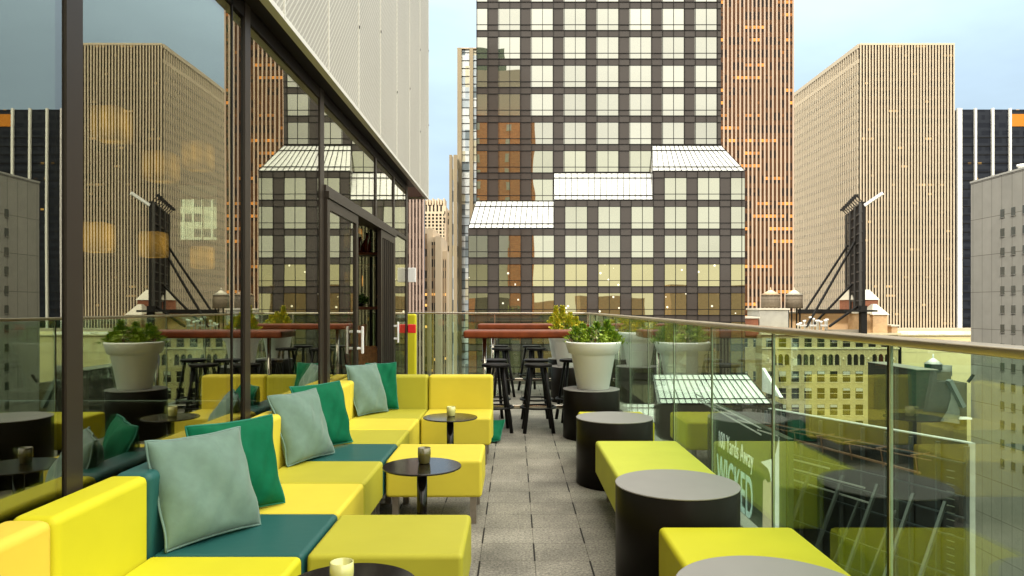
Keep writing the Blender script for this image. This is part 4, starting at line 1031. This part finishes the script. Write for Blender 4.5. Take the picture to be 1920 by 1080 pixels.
for k in range(9):
    p = A.lerp(B, k/8); q = MB().beam((p.x - .2, p.y, zt), (p.x - 1.4, p.y, zt + 1.2), .15, .15); q.box(p.x - 1.8, p.x - 1.1, p.y - .35, p.y + .35, zt + 1.0, zt + 1.5)
    q.build('floodlight', steel_d, rbb)
MB().beam((A.x + .4, 150, zt - .8), (A.x + 2.6, 147, zt + 1.3), .5, .6).build('light_arm', white_p, rbb)
MB().box(A.x - 3.6, A.x + 2.6, 149, 151, zb_ - .3, zb_ + .1).build('catwalk', steel_d, rbb)
MB().box(xw(1500, 157), xw(1608, 157), 157, 158.4, zw(588, 157), zw(580, 157)).build('base_girder', steel_d, rbb)

# ---- cream blank wall building, and the dark building with the tank
b6 = city('cream_wall_building', 'broad blank cream wall behind the dark brick building', loc=(110, 180, -75))
MB().box(81.5, 135, 170, 200, -75, zw(629, 170)).build('wall', creamw, b6)
q = MB()
for z in (-9.5, -14.5, -19.5, -24.5, -29.5): q.box(81.5, 135, 169.93, 169.99, z, z + .12)
q.build('joint_line', stone_y, b6)
MB().box(81.6, 134.9, 169.6, 171, zw(629, 170), zw(627, 170)).build('coping', stone_y, b6)
MB().box(xw(1683, 169.5), xw(1685, 169.5), 169.3, 169.9, -24, zw(650, 170)).box(xw(1687, 169.5), xw(1689.5, 169.5), 169.3, 169.9, -24, zw(650, 170)).build('flue', stool_m, b6)
for k, px in enumerate((1712, 1748, 1790)):
    o = rbox('roof_plant', ['small white roof unit left of the vent on the cream wall', 'white roof unit in the middle of the cream wall top', 'long white roof unit at the right of the cream wall top'][k], 'roof unit', px - 9 - 4*k, px + 9 + 4*k, 622.5, 627.3, 175, 4, white_p)
b7 = city('dark_brick_building', 'dark brick building with stepped roof carrying a small water tank', loc=(58, 100, -75))
MB().box(xw(1718, 95), xw(1757, 95), 95, 108, -75, zw(694, 95)).box(xw(1757.1, 95), xw(1790, 95), 95.3, 108, -75, zw(716, 95)).build('wall', dbrick, b7)
MB().box(xw(1790.1, 95), xw(1822, 95), 96, 108, -75, zw(719, 95)).box(xw(1757.2, 96), xw(1792, 96), 97, 107, zw(716, 95), zw(699, 96)).build('side_wing', M('olive_render', (.07, .06, .028), .8, var=.3, vs=1), b7)
MB().box(xw(1717, 95), xw(1757.4, 95), 94.8, 108.2, zw(694, 95), zw(692.5, 95)).build('coping', M('pale_coping', (.25, .24, .2), .7), b7)
MB().lathe([(1.0, 0), (1.0, 1.4)], (xw(1782, 97), 98.5, zw(706, 97)), 20).build('roof_drum', M('duct_dark', (.16, .16, .14), .5), b7)
MB().beam((xw(1780, 94.5), 94.6, zw(712, 95)), (xw(1806, 94.5), 94.6, zw(762, 95)), .9, .5).build('slanted_duct', M('duct_pale', (.12, .14, .13), .5), b7)
MB().beam((xw(1816, 94.5), 94.6, zw(716, 95)), (xw(1826, 94.5), 94.6, zw(702, 95)), .3, .3).build('stay', stool_m, b7)
MB().prism([(xw(a, 94.9), 94.95, zw(b, 94.9)) for a, b in ((1784, 725), (1800, 770), (1800, 795), (1764, 790), (1777, 770), (1783, 748))], (0, .04, 0)).build('pale_patch', M('worn_render', (.13, .14, .12), .85, var=.3, vs=1), b7)
MB().box(xw(1799, 94.8), xw(1822, 94.8), 94.7, 95.9, zw(786, 95), zw(783, 95)).build('ledge', white_p, b7)
water_tank(1735, 1764.5, 670, 682, 693.5, 97.5, 'small dark water tank with white roof on the dark brick building', stool_m, white_p)

# ---- low dark roof, billboards below the terrace
lr = city('low_roof_building', 'low dark building under the two billboards', loc=(22, 40, -75))
MB().box(6, 50, 24, 58, -75, -22).build('wall', dbrick, lr)
q = MB()
for i in range(5): q.box(8 + i*4.2, 10.5 + i*4.2, 30 + i*3, 33 + i*3, -22, -21.0 + .3*(i % 2))
q.build('roof_unit', M('roof_unit_grey', (.10, .105, .10), .6, var=.3), lr)
fb_ = thing('text_billboard', 'dark green theatre billboard with white lettering, seen through the balustrade', 'billboard', (12.6, 39, -12))
XB = 12.6
gp = M('dark_green_print', (.006, .020, .008), .35, var=.6, vs=.4)
MB().box(XB, XB + .35, 33.0, 45.0, -11.6, -4.75).build('panel', gp, fb_)
MB().box(XB + .05, XB + .30, 32.9, 33.0, -11.6, -4.75).build('edge_strip', gp, fb_)
def pxB(px, py):                                 # a point of the panel face from the photo's measure
    D = XB * F / (px - 965); return D, H - (py - 575) / F * D
def text(txt, y_start, z_base, size, width, m, name, italic=0):
    c = bpy.data.curves.new(name, 'FONT'); c.body = txt; c.size = size; c.extrude = .015; c.offset = italic
    o = bpy.data.objects.new(name, c); COL.objects.link(o)
    bpy.context.view_layer.update(); me = bpy.data.meshes.new_from_object(o); bpy.data.objects.remove(o)
    me.materials.append(m); o = bpy.data.objects.new(name, me); COL.objects.link(o)
    wd = max(v.co.x for v in me.vertices)
    o.parent = fb_; o.rotation_euler = (R(90), 0, R(-90)); o.location = Vector((XB - .02, y_start, z_base)) - Vector(fb_.location); o.scale = (width / wd, 1, 1)
    return o
tw = M('white_print', (.78, .82, .80), .5, var=.03); tb = M('pale_blue_print', (.45, .60, .60), .5, var=.15)
Ds, Z0 = pxB(1347, 833); De, Z1 = pxB(1413, 872)
text('100 Yards Away', Ds, Z0 - .1, 1.45, Ds - De, tw, 'lettering', -.012)
D2, Z2 = pxB(1345, 893); D3, Z3 = pxB(1412, 984)
text('WICKED', D2, (Z2+Z3)/2 - .3, 3.2, D2 - D3, tb, 'lettering', .02)
# pale printed figure shape near the edge (plain pointed shape)
def poly(pts, m, name, dx):
    P = []
    for a, b in pts:
        D, z = pxB(a, b); P.append((XB - dx, D, z))
    MB().prism(P, (.012, 0, 0)).build(name, m, fb_)
poly([(1461.5, 818), (1455, 850), (1449, 860), (1427, 866), (1440, 878), (1444, 888), (1446, 905), (1449, 990), (1461.5, 990)], white_p, 'printed_shape', .018)
poly([(1432, 902), (1436, 898), (1440, 905), (1447, 903), (1449, 990), (1431, 990)], M('printed_cream', (.62, .50, .34), .5, var=.15, vs=2), 'printed_shape', .034)
q = MB()
for dz in (0, .30): q.beam((XB - 1.0, 33.5, -4.35 - dz), (XB - .9, 46, -4.25 - dz), .06, .06)
for y in (34, 37, 40, 43, 45.5): q.beam((XB, y, -4.8), (XB - 1.0, y, -4.5), .06, .06)
q.build('light_rail', M('pale_steel', (.45, .45, .42), .4, metal=.5), fb_)
# second billboard from behind
rb2 = thing('rear_billboard', 'back of a large black billboard with diagonal steel braces and white edge', 'billboard', (17, 34, -12))
E0 = Vector((14.35, 40.3, 0)); E1 = Vector((19.15, 30.0, 0)); dn = Vector((E1.y - E0.y, -(E1.x - E0.x), 0)).normalized()   # towards camera side
zt2 = zw(832, 30.0); zt0 = zw(767, 40.3)
bpm = M('rusty_black_steel', (.012, .013, .014), .45, var=.5, vs=.8)
def P2(f, z, off=0): p = E0.lerp(E1, f); return Vector((p.x, p.y, z)) + dn*off
MB().hexa([P2(0,-13), P2(1,-13), P2(1,-13,-.3), P2(0,-13,-.3), P2(0,zt0), P2(1,zt2), P2(1,zt2,-.3), P2(0,zt0,-.3)]).build('panel', bpm, rb2)
q = MB()
for f in [i/9 for i in range(10)]: q.beam(P2(f, -13, .12), P2(f, zt2 - .1, .12), .16, .16)
for z in (-5.2, -6.6, -7.5, -8.4, -10.1, -11.5): q.beam(P2(0, z, .28), P2(1, z, .28), .12, .06)
q.build('rib', M('dark_blue_steel', (.030, .038, .042), .45, var=.3), rb2)
q = MB()
for f in (.30, .47, .64, .80, .93): q.beam(P2(f, -7.0, .3), P2(f, -13, 3.6), .14, .14)
for f in (.55, .72): q.beam(P2(f, -8.0, .3), P2(f - .02, -12.9, 3.0), .10, .10)
q.build('brace', M('grey_steel_tube', (.045, .052, .048), .45, var=.2), rb2)
q = MB()
q.beam(P2(0, zt0 + .0, -.15), P2(1, zt2, -.15), .24, .10)
q.beam(P2(1.006, zt2 + .04, -.1), P2(1.006, -11.6, -.1), .24, .12)
q.build('edge_trim', M('weathered_white', (.42, .43, .40), .6, var=.25, vs=2), rb2)
MB().beam(P2(1.006, -11.62, -.1), P2(1.006, -13, -.1), .24, .12).build('edge_trim', M('orange_red_paint', (.75, .10, .02), .5), rb2)
q = MB()
for z, o_f in ((-5.0, .9), (-5.15, 1.25)): q.beam(P2(.05, z, o_f), P2(.93, z, o_f), .035, .035)
q.beam(P2(.0, -5.55, .8), P2(.86, -5.9, .8), .09, .09)
for f in (.1, .25, .4, .55, .7, .85): q.beam(P2(f, -5.1, 0), P2(f, -5.1, 1.3), .05, .05); q.beam(P2(f, -5.1, 1.0), P2(f, -6.0, .8), .04, .04)
q.build('catwalk', M('rust_steel', (.15, .075, .04), .6, var=.4), rb2)
q = MB()
for k in range(24): q.beam(P2(.94, -5.6 - .3*k, .4), P2(.97, -5.6 - .3*k, .4), .03, .03)
q.build('ladder', M('grey_rung', (.12, .13, .11), .5), rb2)
q = MB(); q.beam(P2(-.02, -7.25, .6), P2(.60, -7.25, .6), .07, .07); q.beam(P2(-.02, -6.75, .6), P2(.42, -6.75, .6), .07, .07)
q.beam(P2(-.02, -7.8, .6), P2(.62, -7.9, .6), .07, .07); q.build('cross_pipe', bpy.data.materials['pale_steel'], rb2)

# ---- towers seen left, past the end of the glass wall
s5 = strip_mat('brown_strips_left', (.035, .022, .018), (.10, .07, .055), 1.0, 3.9, (1., .5, .15), .02, .6)
b8 = pier_tower('ribbed_brown_tower', 'brown ribbed tower just past the end of the glass wall', -52, xw(795, 180), 180, 183, 54, .86, .36, s5, M('mauve_stone', (.36, .26, .21), .8, var=.08))
tan_s = M('tan_limestone', (.55, .44, .31), .85, var=.12, vs=.2)
b9 = city('limestone_skyscraper', 'tan stone skyscraper with notched crown and small windows', loc=(-30, 275, -75))
D9 = 260.0
MB().box(xw(788, D9), xw(836, D9), D9, 290, -75, zw(386, D9)).box(xw(836.1, D9), xw(842.5, D9), D9 + 4, 290, -75, zw(393, D9)).build('wall', tan_s, b9)
for k in range(9): MB().box(xw(789 + 5.2*k, D9), xw(792 + 5.2*k, D9), D9, D9 + 8, zw(386, D9), zw(372 if k % 2 == 0 else 374, D9)).build('crown_merlon', tan_s, b9)
for k in range(5): MB().box(xw(797.5 + 7*k, D9), xw(800.5 + 7*k, D9), D9 - .06, D9 + .3, zw(396.5, D9), zw(384, D9)).build('tall_opening', mul_m, b9)
wt = MB().box(-.32, .32, -.06, .06, -.75, .75).build('window', dw); wt.parent = b9; first = True
for r_ in range(0, 9):
    for c_i in range(6):
        o = wt if first else place(wt, b9, (0,0,0)); first = False
        o.location = Vector((xw(798 + 7*c_i, D9), D9, zw(403 + 6.6*r_, D9))) - Vector((-30, 275, -75)); o.scale = (1.2, 1, .55)
for c_i in range(2):
    MB().box(xw(833 + 4.8*c_i, D9), xw(835 + 4.8*c_i, D9), D9 - .1 + 4*(c_i), D9 + .1 + 4*c_i, -75, zw(396, D9)).build('window_strip', strip_mat('tan_win%d' % c_i, (.03, .025, .02), (.45, .36, .25), 50, 3.3, (1, .6, .2), .1, .8), b9)
b10 = city('stepped_stone_tower', 'stepped tan stone tower with dark window strips in front of the notched skyscraper', loc=(-26, 225, -75))
D10 = 205.0
for (a, b, yt, dd) in ((795.5, 812, 428, 0), (808, 823, 446, -2), (818, 829, 445, -3), (829, 838, 470, 2)):
    MB().box(xw(a, D10), xw(b, D10) - .02, D10 + dd, 225 + dd, -75, zw(yt, D10)).build('wing', tan_s, b10)
sm_ = strip_mat('limestone_strips', (.028, .022, .018), (.26, .17, .10), 1.4, 3.1, (1, .5, .12), .12, .9, sp_frac=.3)
for (a, b, yt, dd) in ((797, 800.5, 438, 0), (809.5, 812.3, 455, -2), (814, 817, 455, -2), (830.5, 832, 485, 2), (834.5, 836, 485, 2)):
    MB().box(xw(a, D10 + dd), xw(b, D10 + dd), D10 + dd - .12, D10 + dd + .2, -75, zw(yt, D10)).build('window_strip', sm_, b10)
# pale blue glass slab with tan piers
b11 = city('pale_glass_slab', 'pale blue glass slab with two tan piers beside the dark glass tower', loc=(-6, 150, -75))
D11 = 140.0
gb = bpy.data.materials.new('pale_blue_glass'); t = nodes(gb)
o_ = t.nodes.new('ShaderNodeOutputMaterial'); p_ = t.nodes.new('ShaderNodeBsdfPrincipled'); link(t, p_.outputs[0], o_.inputs[0])
c_ = t.nodes.new('ShaderNodeTexCoord'); s_ = t.nodes.new('ShaderNodeSeparateXYZ'); link(t, c_.outputs['Object'], s_.inputs[0])
fz_ = math_(t, 'FLOOR', math_(t, 'DIVIDE', s_.outputs['Z'], 2.1)); v_ = t.nodes.new('ShaderNodeCombineXYZ'); link(t, fz_, v_.inputs[2]); link(t, math_(t, 'FLOOR', math_(t, 'DIVIDE', s_.outputs['X'], .75)), v_.inputs[0])
wn_ = t.nodes.new('ShaderNodeTexWhiteNoise'); link(t, v_.outputs[0], wn_.inputs['Vector']); cr_ = t.nodes.new('ShaderNodeValToRGB'); link(t, wn_.outputs['Value'], cr_.inputs[0]); cr_.color_ramp.interpolation = 'CONSTANT'
for ps_, cl in ((0, (.40, .46, .50, 1)), (.25, (.62, .66, .66, 1)), (.5, (.16, .20, .22, 1)), (.68, (.55, .52, .38, 1)), (.85, (.70, .74, .74, 1))):
    e = cr_.color_ramp.elements.new(ps_) if ps_ > 0 and ps_ < .99 else cr_.color_ramp.elements[0]; e.position = ps_; e.color = cl
cr_.color_ramp.elements[-1].color = (.70, .74, .74, 1)
link(t, cr_.outputs[0], p_.inputs['Base Color']); p_.inputs['Roughness'].default_value = .15
MB().box(xw(858, D11), xw(960, D11), D11 + .3, 165, -75, zw(90, D11)).build('glazed_body', gb, b11)
for a, b in ((857.5, 865.5), (880.5, 887), (903, 909)): MB().box(xw(a, D11), xw(b, D11), D11 - .2, D11 + .4, -75, zw(90, D11)).build('pier', M('brown_tan_stone', (.30, .24, .15), .8, var=.1), b11)
MB().box(xw(857, D11), xw(960, D11), D11 - .1, 165, zw(91.5, D11), zw(89.5, D11)).build('coping', tan_s, b11)
q = MB()
for k in range(60): q.box(xw(858, D11), xw(960, D11), D11 + .2, D11 + .31, -40 + 1.55*k, -39.9 + 1.55*k)
q.build('floor_line', mul_m, b11)
b12 = city('narrow_pier_tower', 'narrow lower tower with brown piers left of the pale glass slab', loc=(-12, 139, -75))
MB().box(xw(843, 137), xw(857, 137), 137, 139.6, -75, zw(292, 137)).build('glazed_body', gb, b12)
for a, b in ((842.5, 847.5), (850.5, 857)): MB().box(xw(a, 136.8), xw(b, 136.8), 136.6, 137.2, -75, zw(291, 137)).build('pier', bpy.data.materials['brown_tan_stone'], b12)
# white office block glimpsed through the small lounge window, and the white banded block mirrored in the glass
b13 = city('white_office_block', 'white office block with window bands glimpsed through the lounge', loc=(-70, 160, -75))
ob = strip_mat('office_bands', (.10, .12, .13), (.72, .72, .68), 2.0, 3.2, (1, .7, .3), .02, .5, sp_frac=.45)
MB().box(-92, -55, 150, 170, -75, 40).build('wall', ob, b13)
q = MB()
for k in range(19): q.box(-92 + 2*k, -91.6 + 2*k, 149.8, 150, -75, 40)
q.build('mullion', white_p, b13)

# ---- city behind the camera (mirrored in the dark tower's windows)
ob_ = brickm('orange_brick', (.80, .25, .06), (.65, .18, .04), (.30, .14, .07), bw=1.2, rh=.4)
b14 = city('orange_brick_tower', 'orange brick apartment tower behind the camera, mirrored in the dark tower', loc=(-10, -70, -75))
MB().box(-40, 6.5, -80, -60, -75, 66).build('wall', ob_, b14)
MB().box(-36, 3, -78, -62, 66, 82).build('upper_wall', tan_s, b14)
MB().box(-24, -3, -76, -64, 82, 90).build('crown', M('green_copper', (.10, .17, .13), .7), b14)
src = None
for c_i in range(8):
    for r_ in range(12):
        l = Vector((-34 + 5.3*c_i, -60, 62 - 5.0*r_)) - Vector((-10, -70, -75))
        if src is None:
            src = MB().box(-.8, .8, -.06, .06, -1.2, 1.2).build('window', M('apartment_window', (.55, .50, .36), .4, var=.4), None); src.parent = b14; src.location = l
            MB().box(-.95, .95, -.02, .16, -1.4, -1.2).build('sill', stone_y).parent = src; sl_ = [x for x in COL.objects if x.parent == src][0]
        else:
            o = place(src, b14, l); s2_ = sl_.copy(); COL.objects.link(s2_); s2_.parent = o
b15 = city('low_brown_block', 'low brown block far behind the camera, mirrored low in the dark tower', loc=(70, -150, -75))
MB().box(30, 60, -170, -150, -75, 6).box(72, 110, -170, -150, -75, 11).box(-1, 22, -200, -180, -75, 4).build('wall', tbrick, b15)
